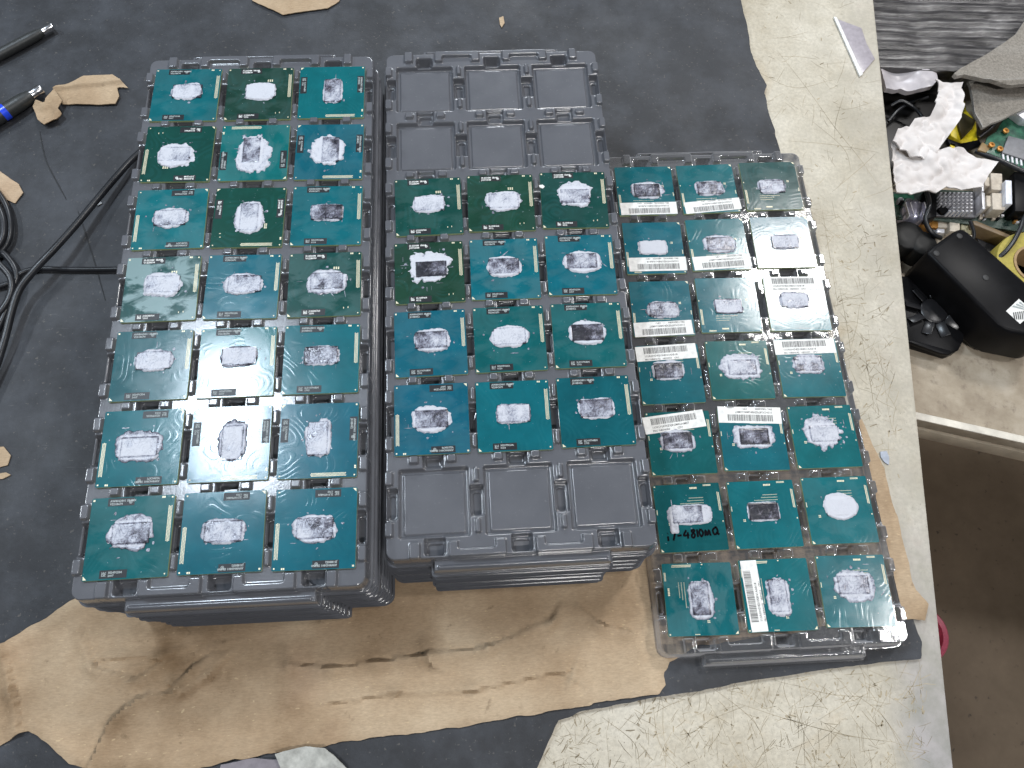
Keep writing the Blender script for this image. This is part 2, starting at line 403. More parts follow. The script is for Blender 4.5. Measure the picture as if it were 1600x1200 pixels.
so.parent = table; so.matrix_parent_inverse = (Matrix.Translation(Vector((E0[0], E0[1], 0)) * MM) @ Matrix.Rotation(ang, 4, 'Z')).inverted(); tag(so, kind='stuff')

MATP = ats([(-350,-260),(1110,-260),(1157,0),(1168,40),(1176,92),(1190,118),(1198,133),(1193,144),(1214,218),(1222,246),(1270,430),(1330,660),(1400,900),(1434,985),(1442,1005),(1439,1029),(1300,1044),(1150,1068),(1040,1088),(905,1112),(873,1126),(858,1156),(832,1215),(800,1290),(-350,1290)], 3)
mat_o = sheet('black_mat', MATP, 3.0, 3.0, 1.7, MT['mat'], ragged=.9, seed=3, hf=lambda x, y: .5 * (fbm(x, y, 5, 60, 3) - .5) - .0)
tag(mat_o, 'scuffed black rubber mat covering most of the bench under the trays', 'mat')

mc = MB()
for L in ([(62,205),(72,250),(92,290),(104,312)], [(122,330),(135,368),(148,410),(165,470)]):
    stroke(mc, spline([Vector((*at(u, v, 3), 0)) for u, v in L], 8), .8, 3.42)
slit = mc.build('slit', flat('mat_slit', (.018, .019, .021), .8), mat_o); stuff(slit)
CRE = [[(395,1000),(352,1010),(330,1016)],[(270,1080),(220,1088),(190,1110),(172,1130),(155,1165),(140,1195)],[(452,1010),(458,1036),(520,1042),(590,1033),(660,1022),(760,1010),(860,968),(870,950)],
       [(330,1020),(300,1045),(270,1075),(290,1088),(330,1060),(355,1030)],[(905,945),(940,975),(985,985),(1005,980)],[(170,1030),(250,1030),(310,1010)],[(10,1010),(25,1080),(36,1140)],[(895,1040),(888,1060),(905,1070)],[(440,985),(400,978),(350,975)],
       [(660,1015),(672,1040),(690,1050)],[(130,985),(150,1040),(210,1060),(245,1040)],[(520,1100),(620,1085),(740,1080),(880,1050)]]
CREW = [[at(u, v, 3.4) for u, v in c] for c in CRE]
def kraft_h(x, y):
    h = 2.2 * (fbm(x, y, 11, 70, 3) - .45) + .9 * (fbm(x, y, 12, 14, 3) - .5)
    for k, c in enumerate(CREW):
        for a, b in zip(c[:-1], c[1:]):
            a = np.array(a); b = np.array(b); e = b - a; t = np.clip(((x - a[0]) * e[0] + (y - a[1]) * e[1]) / (e @ e), 0, 1)
            dx = x - a[0] - t * e[0]; dy = y - a[1] - t * e[1]; s = (dx * -e[1] + dy * e[0]) / np.hypot(*e); d = np.hypot(dx, dy)
            h = h + 2.6 * np.exp(-(d / 5.0) ** 2) * np.where(s * (1 if k % 2 else -1) > 0, 1, .1) - .5 * np.exp(-(d / 1.2) ** 2)
    # weighed down under the trays
    under = np.minimum(np.minimum(rr(x, y, -70, 72, -166, 170, 6), rr(x, y, 68, 206, -152, 180, 6)), rr(x, y, 204, 346, -198, 135, 6))
    edge = polysd(x, y, KP)
    h = h + 1.6 * np.exp(-((edge + 4) / 4.0) ** 2)
    return np.maximum(h, -.35) * sm(under / 14) 
KP = ats([(-60,1040),(0,1008),(38,986),(75,966),(110,940),(300,860),(600,800),(1000,700),(1345,655),(1362,690),(1382,732),(1396,792),(1416,868),(1424,905),(1431,922),(1450,944),(1446,970),(1402,966),(1250,985),(1090,1010),(1046,1034),(1036,1052),(1041,1070),(1030,1084),(905,1104),(830,1117),(700,1139),(535,1160),(400,1181),(290,1204),(150,1206),(108,1192),(84,1170),(60,1150),(44,1141),(28,1148),(0,1164),(-60,1190)], 3.4)
kr = sheet('kraft_cardboard', KP, 3.45, .7, 1.6, MT['kraft'], ragged=1.3, seed=21, hf=kraft_h)
tag(kr, 'large torn brown cardboard sheet, creased, lying under the front of the trays', 'cardboard')
def scrap(px, label, seed, z=3.6, hh=1.5):
    o = sheet('cardboard_scrap', ats(px, z), z, .5, .9, MT['kraft'], ragged=.5, seed=seed, hf=lambda x, y: hh * fbm(x, y, seed, 11, 3))
    tag(o, label, 'scrap', 'torn brown scraps on the mat'); return o
scrap([(386,-40),(540,-40),(530,2),(512,14),(470,20),(442,24),(412,10),(395,2)], 'pale brown torn cardboard patch at the back edge of the mat', 41)
fl = empty('cardboard_flap', (*at(120, 150, 3.5), 3.5)); tag(fl, 'curled torn strip of brown cardboard beside the silver-tipped penlight', 'scrap', 'torn brown scraps on the mat')
def sub(o, par):
    o.parent = par; o.matrix_parent_inverse = Matrix.Translation(-Vector(par.location)); return o
sub(sheet('strip', ats([(84,140),(130,118),(175,116),(184,122),(200,137),(182,135),(186,150),(180,162),(150,163),(98,162)], 5), 4.4, .6, .8, MT['kraft'], ragged=.4, seed=43, hf=lambda x, y: 2.2 * np.exp(-((y - at(140, 134, 4)[1] - .12 * (x - at(140, 134, 4)[0])) / 2.0) ** 2) + fbm(x, y, 44, 8, 2)), fl)
sub(sheet('curl', ats([(52,168),(58,160),(72,164),(78,148),(84,138),(99,160),(92,172),(98,180),(90,188),(70,196),(60,188)], 6), 5.2, .6, .8, MT['kraft'], ragged=.4, seed=46, hf=lambda x, y: 5 * fbm(x, y, 47, 9, 2) - .5), fl)
scrap([(-40,262),(0,268),(30,288),(38,302),(24,318),(10,312),(-40,330)], 'brown cardboard scrap under the coiled cable', 51)
scrap([(-20,700),(6,698),(17,712),(12,727),(-20,735)], 'small pale brown scrap at the left edge of the mat', 52, hh=.5)
scrap([(-20,742),(10,738),(18,742),(4,748),(-20,750)], 'tiny brown sliver below the small scrap at the left edge', 53, hh=.3)
scrap([(780,28),(786,26),(788,36),(784,43),(781,38)], 'tiny brown fleck on the mat behind the middle stack', 54, hh=.3)
tri = MB().prism(ats([(1303,28),(1346,44),(1354,68),(1367,92),(1345,118)], .8)[::-1], .1, 1.0).build('plastic_triangle', flat('grey_acrylic', (.36, .33, .36), .3), bevel=.15)
tag(tri, 'thin grey triangular plastic offcut on the bench near the back edge', 'offcut')
lip = MB().prism(ats([(1302,27),(1307,28),(1348,117),(1343,120)], .8)[::-1], .1, 1.6).build('pale_edge', MT['sticker'], bevel=.2); lip.parent = tri
chipg = sheet('grey_fragment', ats([(1375,706),(1385,705),(1389,715),(1388,726),(1382,722),(1376,714)], .5), .9, .8, .6, flat('grey_paint', (.33, .36, .42), .6), ragged=.3, seed=61)
tag(chipg, 'small grey paint fragment on the bench beside the clear tray', 'fragment')
ws = sheet('white_scrap', ats([(430,1178),(478,1166),(508,1168),(545,1204),(540,1250),(430,1250),(438,1200)], 6), 5.0, 1.2, 1.0, flat('white_card', (.40, .40, .37), .8, 0, .2, .3, 200, .3), ragged=.8, seed=63, hf=lambda x, y: 3 * fbm(x, y, 64, 12, 3))
tag(ws, 'crumbly off-white scrap at the front edge, below the cardboard', 'scrap')
ps = sheet('grey_film_scrap', ats([(345,1194),(400,1184),(440,1188),(470,1210),(470,1260),(330,1260)], 4), 4.2, .6, 1.5, flat('grey_film', (.20, .18, .20), .5), ragged=.5, seed=66, hf=lambda x, y: 1.2 * fbm(x, y, 67, 15, 2))
tag(ps, 'thin dull grey film scrap at the front edge beside the white scrap', 'scrap')

# ------------------------------------------------------------------ vacuum-formed trays
PX, PY = 41.583, 42.422
COLS = [-PX, 0, PX]; ROWS = [(3 - r) * PY for r in range(7)]
def up(sd, w): return sm(-sd / w)
def outA(x, y): return rr(x, y, -67, 67, -156.3, 156.3, 6.5)
def outB(x, y): return rr(x, y, -44.2, 44.2, -161.6, 161.6, 2.0)
def out(x, y):
    a, b = outA(x, y), outB(x, y); k = 1.0; h = np.clip(.5 + .5 * (b - a) / k, 0, 1)
    return b * (1 - h) + a * h - k * h * (1 - h)
def hbase(x, y):
    a = outA(x, y); b = outB(x, y)
    ha = -10.5 + 10.5 * sm((-a - .9) / 1.5); hb = -10.5 + 6.8 * sm((-b - .9) / 1.3)
    rid = rr(x, y, -41, 41, 157.2, 159.3, .9); rid = np.minimum(rid, rr(x, y, -41, 41, -159.3, -157.2, .9))
    hb = hb + 1.1 * up(rid, .8)
    return np.maximum(ha, hb)
def height(x, y):
    h = hbase(x, y); big = np.full(x.shape, 99.)
    pk = big.copy(); pad = big.copy(); s1 = big.copy(); s2 = big.copy(); s3 = big.copy(); s4 = big.copy(); bp = big.copy()
    mn = np.minimum
    for r, cy in enumerate(ROWS):
        for c, cx in enumerate(COLS):
            pk = mn(pk, rr(x, y, cx - 17.5, cx + 17.5, cy - 17.6, cy + 17.2, 1.6))
            pad = mn(pad, rr(x, y, cx - 15.2, cx + 15.2, cy - 15.6, cy + 15.0, 1.4))
            # notches between rows, at the back and at the front
            if r < 6:
                s2 = mn(s2, rr(x, y, cx - 5.6, cx + 5.2, cy - PY + 16.4, cy - 16.8, 1.6)); s4 = mn(s4, rr(x, y, cx - 4.2, cx + 4.0, cy - PY + 18.0, cy - 18.6, 1.6))
                for a, b in ((-12.2, -6.8), (6.2, 11.8)): bp = mn(bp, rr(x, y, cx + a, cx + b, cy - 23.5, cy - 18.9, 1.2))
            else:
                s1 = mn(s1, rr(x, y, cx - 5.4, cx + 5.3, cy - 26.2, cy - 16.8, 1.8)); s3 = mn(s3, rr(x, y, cx - 4.3, cx + 4.2, cy - 25.2, cy - 19.4, 1.6))
            if r == 0:
                s1 = mn(s1, rr(x, y, cx - 5.4, cx + 5.3, cy + 16.6, cy + 24.2, 1.8)); s3 = mn(s3, rr(x, y, cx - 4.3, cx + 4.2, cy + 19, cy + 23.2, 1.6))
        for x0, x1, d in ((-65.1, -58.6, 0), (58.6, 65.1, 0), (-PX + 16.8, -16.8, 1), (16.8, PX - 16.8, 1)):
            s1 = mn(s1, rr(x, y, x0, x1, cy - 8.3, cy + 7.8, 1.6))
            m0, m1 = ((x0 + 1.9, x1 - 1.9) if d else ((x0 + 1.2, x1 - 2.0) if x0 < 0 else (x0 + 2.0, x1 - 1.2)))
            s3 = mn(s3, rr(x, y, m0, m1, cy - 6.8, cy + 5.2, 1.5))
        for x0, x1 in ((-65.8, -61.0), (61.0, 65.8), (-22.4, -19.2), (19.2, 22.4)):
            for y0, y1 in ((8.4, 16.2), (-16.6, -8.8)): bp = mn(bp, rr(x, y, x0, x1, cy + y0, cy + y1, 1.3))
    for sg, cy in ((1, ROWS[6]), (-1, ROWS[0])):
        yy = (y - cy) * sg
        for x0, x1 in ((-54, -48.2), (47.3, 52.8)): bp = mn(bp, rr(x, yy, x0, x1, -27.6, -19.2, 1.3))
        for x0, x1 in ((-35.4, -7.4), (6.0, 34.2)):
            u = rr(x, yy, x0, x1, -27.5, -19.2, 1.4); nt = rr(x, yy, x0 + 5.2, x1 - 5.8, -23.3, -15, 1.0)
            bp = mn(bp, np.maximum(u, -nt))
    h = mn(h, np.where(pk < 0, -3.3 * up(pk, 1.15) + 1.1 * up(pad, .8), h))
    h = np.where(s2 < 0, mn(h, -3.6 * up(s2, .9)), h); h = np.where(s4 < 0, mn(h, -3.6 - 2.2 * up(s4, .9)), h)
    h = np.where(s1 < 0, mn(h, -5.0 * up(s1, 1.1)), h); h = np.where(s3 < 0, mn(h, -5.0 - 3.6 * up(s3, 1.0)), h)
    m = up(bp, .85); h = h * (1 - m) + 2.3 * m
    return h
xs, ys, q = clipgrid(out, -67.6, 67.6, -162.2, 162.2, .32)
tv = np.c_[xs, ys, height(xs, ys)]
TRAY = mesh('tray_shell', tv, q, True); TRAY.materials.append(MT['tray'])
# the trays further down show only their stepped skirts: rings following the same outline
def ringpts(d):
    pts = []
    def arc(cx, cy, r, a0, a1, n=9):
        for k in range(n + 1):
            a = math.radians(a0 + (a1 - a0) * k / n); pts.append((cx + r * math.cos(a), cy + r * math.sin(a)))
    def seg(a, b, n):
        for k in range(1, n): pts.append((a[0] + (b[0] - a[0]) * k / n, a[1] + (b[1] - a[1]) * k / n))
    X, Y, TX, TY, R, r = 67 - d, 156.3 - d, 44.2 - d, 161.6 - d, 6.5 - min(d, 5), 2.0 - min(d, 1.6)
    arc(X - R, Y - R, R, 0, 90); arc(TX + 1.2, Y + 1.2, 1.2, 270, 180, 4); arc(TX - r, TY - r, r, 0, 90, 4)
    arc(-TX + r, TY - r, r, 90, 180, 4); arc(-TX - 1.2, Y + 1.2, 1.2, 0, -90, 4); arc(-X + R, Y - R, R, 90, 180)
    arc(-X + R, -Y + R, R, 180, 270); arc(-TX - 1.2, -Y - 1.2, 1.2, 90, 0, 4); arc(-TX + r, -TY + r, r, 180, 270, 4)
    arc(TX - r, -TY + r, r, 270, 360, 4); arc(TX + 1.2, -Y - 1.2, 1.2, 180, 90, 4); arc(X - R, -Y + R, R, 270, 360)
    return np.array(pts)
lv = []; lf = []; ds = [0, .45, .9, 1.3, 1.7, 2.1, 2.5, 6.5]
for d in ds:
    P = ringpts(d); z = hbase(P[:, 0], P[:, 1]) if d < 6 else np.zeros(len(P)); lv.append(np.c_[P, z])
N = len(lv[0])
for i in range(len(ds) - 1):
    for k in range(N): lf.append((i * N + k, i * N + (k + 1) % N, (i + 1) * N + (k + 1) % N, (i + 1) * N + k))
lf.append(tuple((len(ds) - 1) * N + k for k in range(N)))
LOWER = mesh('tray_skirt', np.concatenate(lv), lf, True); LOWER.materials.append(MT['tray']); LOWER.set_sharp_from_angle(angle=math.radians(55))

DECK = -1.2
TR = [dict(x=0, y=0, z=0 + ZOFF, a=0, n=10, name='left', px=PX, py=PY), dict(x=136.657, y=12.974, z=-12.364 + ZOFF, a=.00475, n=8, name='middle', px=PX, py=PY),
      dict(x=275.655, y=-31.251, z=-64.496 + ZOFF, a=-.00254, n=0, name='clear', px=42.061, py=43.321)]
ORD = ['first', 'second', 'third', 'fourth', 'fifth', 'sixth', 'seventh', 'eighth', 'ninth', 'tenth', 'eleventh']
for T in TR:
    zd = T['z'] + DECK
    o = link('processor_tray', TRAY, None, None, (T['x'], T['y'], zd), T['a'])
    if T['name'] == 'clear':
        o.scale = (T['px'] / PX, T['py'] / PY, 1); o.material_slots[0].link = 'OBJECT'; o.material_slots[0].material = MT['clear']; o.name = 'clear_processor_tray'
        tag(o, 'clear plastic moulded tray holding twenty-one processors, on the right', 'tray')
        continue
    tag(o, 'top grey plastic tray of the left stack, every pocket filled' if T['name'] == 'left' else 'top grey plastic tray of the middle stack, with nine empty pockets', 'tray', 'stacked grey processor trays')
    base = zd - 10.5; pitch = (base - 3.1) / T['n'] if T['n'] else 0
    r = np.random.default_rng(5 if T['name'] == 'left' else 9)
    for k in range(1, T['n'] + 1):
        jx, jy = r.uniform(-.5, .5, 2)
        if T['name'] == 'left': jx += .42 * k; jy += .0 * k
        else: jx += (-.9 if k > 1 else 0) + .1 * k; jy -= .35 * min(k, 4)
        l = link('processor_tray', LOWER, None, None, (T['x'] + jx, T['y'] + jy, zd - pitch * k), T['a'] + r.uniform(-.004, .004))
        nm = 'bottom' if k == T['n'] else ORD[k]
        tag(l, ('grey plastic tray at the bottom of the %s stack' % T['name']) if k == T['n'] else 'grey plastic tray, %s from the top of the %s stack, only its rim showing' % (ORD[k], T['name']), 'tray', 'stacked grey processor trays')

# ------------------------------------------------------------------ processors
S2 = 18.75; TH = 1.2
def substrate_mesh():
    c = .5; p = [(-S2 + c, -S2), (S2 - c, -S2), (S2, -S2 + c), (S2, S2 - c), (S2 - c, S2), (-S2 + c, S2), (-S2, S2 - c), (-S2, -S2 + c)]
    b = MB().prism(p, 0, TH); me = mesh('substrate', b.v, b.f)
    me.materials.append(MT['solder']); me.materials.append(MT['edge'])
    for i, f in enumerate(me.polygons): f.material_index = 1 if i >= 2 else 0
    return me
SUB = substrate_mesh()
def fr(u, v): return ((u - .5) * 37.5, (.5 - v) * 37.5)         # fraction right/down -> mm
def pads(rects, z0=TH, z1=TH + .05):
    b = MB()
    for x0, y0, x1, y1 in rects:
        a, c = fr(x0, y0), fr(x1, y1); b.box(a[0], c[0], c[1], a[1], z0, z1)
    return b
def strip_rects(x0, y0, x1, y1, nx, ny, stagger=True, fill=.72):
    R = []; dx = (x1 - x0) / nx; dy = (y1 - y0) / ny
    for i in range(nx):
        for j in range(ny):
            oy = dy * .5 if (stagger and i % 2) else 0
            yy = y0 + j * dy + oy
            if yy + dy * fill > y1 + dy * .6: continue
            R.append((x0 + i * dx, yy, x0 + i * dx + dx * fill, yy + dy * fill))
    return R
def mk(name, b): return mesh(name, b.v, b.f)
# older socket type with black label patches
A_STRIP = mk('contact_strip', pads(strip_rects(.935, .135, .985, .575, 3, 26)))
g = [(.615 + k * .03, .232 + j * .022, .634 + k * .03, .248 + j * .022) for k in range(3) for j in range(2)]
g += [(.015, .018, .038, .041), (.962, .02, .98, .038), (.845, .012, .862, .035), (.868, .012, .885, .035), (.955, .955, .972, .972), (.765, .868, .775, .892), (.825, .862, .835, .886)]
gb = pads(g); tri_ = [(fr(.012, .945)), (fr(.012, .988)), (fr(.055, .988))]; gb.prism(tri_, TH, TH + .05)
A_PADS = mk('gold_marks', gb)
gt = pads(g[6:-2]); gt.prism(tri_, TH, TH + .05); A_PADS_T = mk('gold_marks', gt)
LABT = mk('label_patch', pads([(.195, .012, .515, .108)])); LABB = mk('label_patch', pads([(.20, .885, .52, .982)]))
def text_mesh(lines, size, x, y, gap=1.25, extra=None, z=TH + .05, align='LEFT', rz=0, offset=0.0):
    b = MB()
    for i, s in enumerate(lines):
        cu = bpy.data.curves.new('t', 'FONT'); cu.body = s; cu.size = size; cu.resolution_u = 1; cu.align_x = align; cu.offset = offset
        ob = bpy.data.objects.new('t', cu); sc.collection.objects.link(ob)
        bpy.context.view_layer.update()
        m = bpy.data.meshes.new_from_object(ob.evaluated_get(bpy.context.evaluated_depsgraph_get()))
        v = [(p.co.x + x, p.co.y + y - i * size * gap, z + .03) for p in m.vertices]
        b.add(v, [tuple(p.vertices) for p in m.polygons])
        bpy.data.objects.remove(ob); bpy.data.curves.remove(cu); bpy.data.meshes.remove(m)
    if extra: extra(b)
    return b
def circ(b, x, y, r, z, n=14, ring=.0):
    b.add([(x + r * math.cos(2 * math.pi * k / n), y + r * math.sin(2 * math.pi * k / n), z) for k in range(n)], [tuple(range(n))])
def top_text(l1, l2):
    x, y = fr(.22, .058)
    def ex(b):
        n = 14; cx, cy = fr(.468, .066)
        for r0, r1 in ((.75, .52),):
            v = [(cx + r * math.cos(2 * math.pi * k / n), cy + r * math.sin(2 * math.pi * k / n), TH + .08) for r in (r0, r1) for k in range(n)]
            b.add(v, [(k, (k + 1) % n, n + (k + 1) % n, n + k) for k in range(n)])
        b.box(cx - .35, cx + .3, cy - .12, cy + .12, TH + .06, TH + .08); b.box(cx - .1, cx + .1, cy - .4, cy + .4, TH + .061, TH + .081)
    return mk('print', text_mesh([l1, l2], 1.38, x, y, 1.02, ex, offset=.05))
def bot_text(l1, l2, seed):
    x, y = fr(.30, .927)
    def ex(b):
        r = np.random.default_rng(seed); a = fr(.225, .905)
        for i in range(8):
            for j in range(8):
                if r.random() < .62 or i == 0 or j == 7: b.box(a[0] + i * .24, a[0] + i * .24 + .22, a[1] - j * .24 - .22, a[1] - j * .24, TH + .05, TH + .08)
    return mk('print', text_mesh([l1, l2], 1.28, x, y, 1.05, ex, offset=.05))
TXT_G = [(top_text('I3-2330M  SR04J', 'J139C548'), bot_text('3L139P464', '0512', 1)), (top_text('I5-2520M  SR048', 'V122B590'), bot_text('J122X0764', '1390', 2))]
TXT_T = [(top_text('AW8063801 SR0MY', 'V238C671'), bot_text('3E237F023A', '0154', 3)), (top_text('AW8063801 SR0MX', 'V221B674'), bot_text('3E247C534', '2407', 4)), (top_text('AW8063801 SR0N0', 'J318B052'), bot_text('2L310706RN', '1703', 5))]
# newer socket type: bare gold pads
H_STRIP = mk('contact_strip', pads(strip_rects(.945, .14, .985, .42, 2, 20)))
r_ = strip_rects(.755, .018, .875, .046, 11, 2, False) + strip_rects(.012, .375, .03, .45, 1, 5, False) + [(.55 + k * .022, .052, .567 + k * .022, .078) for k in range(5)] + [(.17, .57, .183, .585), (.19, .57, .203, .585), (.17, .592, .183, .607), (.19, .592, .203, .607), (.015, .015, .035, .035), (.97, .57, .985, .59)]
r_ += strip_rects(.52, .210, .74, .235, 15, 1, False, .42) + strip_rects(.49, .250, .74, .275, 17, 1, False, .42) + strip_rects(.38, .290, .74, .315, 24, 1, False, .42)
hb_ = pads(r_); hb_.prism([fr(.012, .945), fr(.012, .988), fr(.055, .988)], TH, TH + .05)
H_PADS = mk('gold_marks', hb_)
def barcode(seed, w, hgt, y0):
    r = np.random.default_rng(seed); b = MB(); x = -w / 2
    while x < w / 2 - .3:
        d = r.choice([.16, .16, .3, .42]); b.box(x, x + d, y0, y0 + hgt, .1, .14); x += d + r.choice([.16, .2, .34])
    return mk('barcode', b)
BARC = [barcode(k, 27, 3.9, -.2) for k in range(4)]
STX = [mk('print', text_mesh(['11S0C92870ZVJ8GM4666M37'], 1.75, -13.5, -2.3, 1, None, .1, offset=.03)), mk('print', text_mesh(['11SA000D82UABN1AAB18'], 1.75, -13.5, -2.3, 1, None, .1, offset=.03)), mk('print', text_mesh(['FRU 04X4080         CPU'], 1.75, -13.5, -4.4, 1, None, .1, offset=.03)), mk('print', text_mesh(['FRU 04W4142   0B99559   CPU'], 1.55, -13.5, -4.4, 1, None, .1, offset=.03))]
DIE = {}
for o_ in 'hv':
    a, b = (8.25, 4.6) if o_ == 'h' else (4.6, 8.25)
    DIE[o_] = mk('die', MB().box(-a, a, -b, b, 0, .72))
def paste_mesh(seed, ori, du, dv, pu, pv, a, b, n, irr, cov, ring, edge=.35, specks=6, leg=None, hole=0):
    """irregular smear of paste over and around the die; heights and coverage per vertex. Frame: chip centre, board top = 0"""
    dx, dy = fr(du, dv); px, py = fr(pu, pv); da, db = (8.25, 4.6) if ori == 'h' else (4.6, 8.25)
    def sdf(x, y):
        X, Y = x - px, y - py
        rho = ((np.abs(X) / a) ** n + (np.abs(Y) / b) ** n + 1e-9) ** (1 / n)
        wob = 1 + irr * 1.5 * (fbm(x, y, seed, 6.5, 2) - .5) + irr * 1.1 * (fbm(x, y, seed + 5, 1.9, 2) - .5) + .04 * (vnoise(x, y, seed + 8, .8) - .5)
        s = (rho / wob - 1) * min(a, b)
        if leg: s = np.minimum(s, rr(x, y, px + leg[0], px + leg[1], py + leg[2], py + leg[3], 1.2))
        return s
    R = 1.35
    xs, ys, q = clipgrid(sdf, px - a * R, px + a * R, py - b * R - (4 if leg else 0), py + b * R, .42)
    s = sdf(xs, ys); sd = rr(xs, ys, dx - da, dx + da, dy - db, dy + db, .3)
    ond = sm(-sd / .35 + .5)
    rimw = sm(-s / .8)
    thick = .05 + .42 * rimw * (.35 + fbm(xs, ys, seed + 2, 2.2, 3)) * (1 + .8 * np.exp(-((s + .9) / .6) ** 2))
    film = .03 + .12 * fbm(xs, ys, seed + 3, 1.5, 3)
    z = ond * (.74 + film) + (1 - ond) * np.minimum(thick + .35 * np.exp(-np.maximum(sd, 0) / .9), .74 + .1)
    big = fbm(xs, ys, seed + 4, 4.2, 3)
    ax = (xs - dx) / da; ay = (ys - dy) / db
    tilt = .25 * math.cos(seed * 1.7) * ax + .25 * math.sin(seed * 1.7) * ay
    c = ond * (cov + 1.0 * (big - .5) * (1 - abs(cov - .5)) + tilt * .5) + (1 - ond) * (ring + .5 * (big - .5))
    c = c - edge * np.exp(-(sd / .38) ** 2) + .35 * np.exp(-((sd - 1.0) / .5) ** 2) * (1 - ond)
    c = c - .55 * (1 - ond) * (1 - sm(-s / .5)) * .6
    v = np.c_[xs, ys, z]; f = q.tolist(); cv = c.tolist(); v = v.tolist()
    r = np.random.default_rng(seed + 90)
    for k in range(specks):
        an = r.uniform(0, 6.28); rad = r.uniform(1.05, 1.45); cx = px + a * rad * math.cos(an); cy = py + b * rad * math.sin(an)
        if max(abs(cx), abs(cy)) > 17: continue
        L = r.uniform(.25, .9); el = r.uniform(.25, 1); rot = r.choice([0, 1.57, r.uniform(0, 3)]); m = 7; n0 = len(v)
        if r.random() < .22: L *= 3.2; el *= .12
        for j in range(m):
            t = 2 * math.pi * j / m; qx = L * math.cos(t) * r.uniform(.7, 1.2); qy = L * el * math.sin(t)
            v.append([cx + qx * math.cos(rot) - qy * math.sin(rot), cy + qx * math.sin(rot) + qy * math.cos(rot), .05]); cv.append(.42)
        f.append(list(range(n0, n0 + m)))
    me = mesh('thermal_paste', v, f, True)
    at_ = me.attributes.new('cov', 'FLOAT', 'POINT'); at_.data.foreach_set('value', np.asarray(cv, np.float32))
    return me
TEAL = (.005, .098, .132); TEAL2 = (.004, .106, .130); GREEN = (.006, .050, .044); GREEN2 = (.010, .046, .030); TEAL3 = (.004, .085, .098)
# (row, col): orientation, colour, smear, die h/v, die u,v, paste u,v, a, b, exponent, raggedness, cover on die, cover of ring, look
LEFT = {
 (0,0):(0,TEAL,.1,'h',.52,.445,.52,.445,8.7,6.2,2.6,.20,.85,.75,'even silvery paste oval'),
 (0,1):(0,GREEN2,.1,'h',.52,.46,.52,.46,9.0,6.4,2.8,.14,1.15,1.0,'bright white paste, grey swirl'),
 (0,2):(3,TEAL2,0,'v',.52,.485,.52,.485,5.6,9.0,4.5,.10,.45,.8,'upright rectangular die, patchy paste'),
 (1,0):(2,GREEN,0,'h',.46,.52,.47,.54,9.3,8.0,2.8,.25,.80,1.0,'thick white crusty paste'),
 (1,1):(1,TEAL2,.15,'v',.46,.47,.49,.54,9.0,11.6,2.4,.30,.50,.85,'upright grey die, wide white paste'),
 (1,2):(3,TEAL,.1,'v',.52,.475,.49,.49,9.8,10.2,2.1,.28,.50,.95,'upright grey die, round white paste'),
 (2,0):(2,TEAL2,.15,'h',.50,.49,.50,.49,9.6,6.6,2.3,.18,.62,.65,'grey paste oval, thin white streak'),
 (2,1):(3,GREEN,0,'v',.51,.505,.51,.505,7.4,9.8,3.0,.16,.80,.85,'upright paste, dark lower edge'),
 (2,2):(0,TEAL2,.1,'h',.50,.455,.50,.46,8.9,5.4,4.5,.12,.38,.8,'rectangular mottled die, little paste'),
 (3,0):(0,(.020,.070,.066),1.0,'h',.525,.44,.525,.44,9.3,7.2,3.0,.20,.85,.85,'cloudy grey residue over the board'),
 (3,1):(0,TEAL2,.15,'h',.53,.465,.50,.465,10.0,6.4,2.3,.20,.62,.65,'pale die in grey oval'),
 (3,2):(0,GREEN,.2,'h',.53,.46,.53,.47,10.0,7.2,2.8,.18,.60,.65,'bluish grey paste with loose crumbs'),
 (4,0):(0,(.010,.085,.096),.1,'h',.52,.44,.52,.44,8.9,6.2,3.2,.22,.88,.7,'silver paste slab, curled scratch'),
 (4,1):(0,TEAL,0,'h',.53,.42,.53,.43,9.1,5.6,4.0,.14,.80,.35,'pale rectangular die in lamp glare'),
 (4,2):(0,TEAL2,0,'h',.50,.455,.50,.46,8.9,5.5,4.2,.14,.35,.8,'dark mottled die with white specks'),
 (5,0):(2,TEAL,0,'h',.49,.50,.48,.48,11.0,8.0,2.6,.24,.85,.5,'silver die in broad grey paste'),
 (5,1):(3,TEAL,0,'v',.53,.50,.53,.46,6.7,10.0,2.8,.20,.85,.4,'upright die glowing in lamp glare'),
 (5,2):(3,TEAL,0,'v',.49,.48,.49,.48,6.4,9.6,2.8,.22,.72,.65,'upright silver die with chipped paste'),
 (6,0):(0,TEAL3,.1,'h',.52,.46,.51,.45,10.0,8.0,2.3,.28,.60,.55,'lavender die inside ragged grey paste'),
 (6,1):(2,TEAL,0,'h',.51,.50,.51,.50,9.5,6.2,3.0,.16,.66,.6,'bluish die inside thin grey paste'),
 (6,2):(2,TEAL2,0,'h',.50,.50,.50,.50,9.9,6.8,2.7,.18,.55,.65,'grey paste with dark strip')}
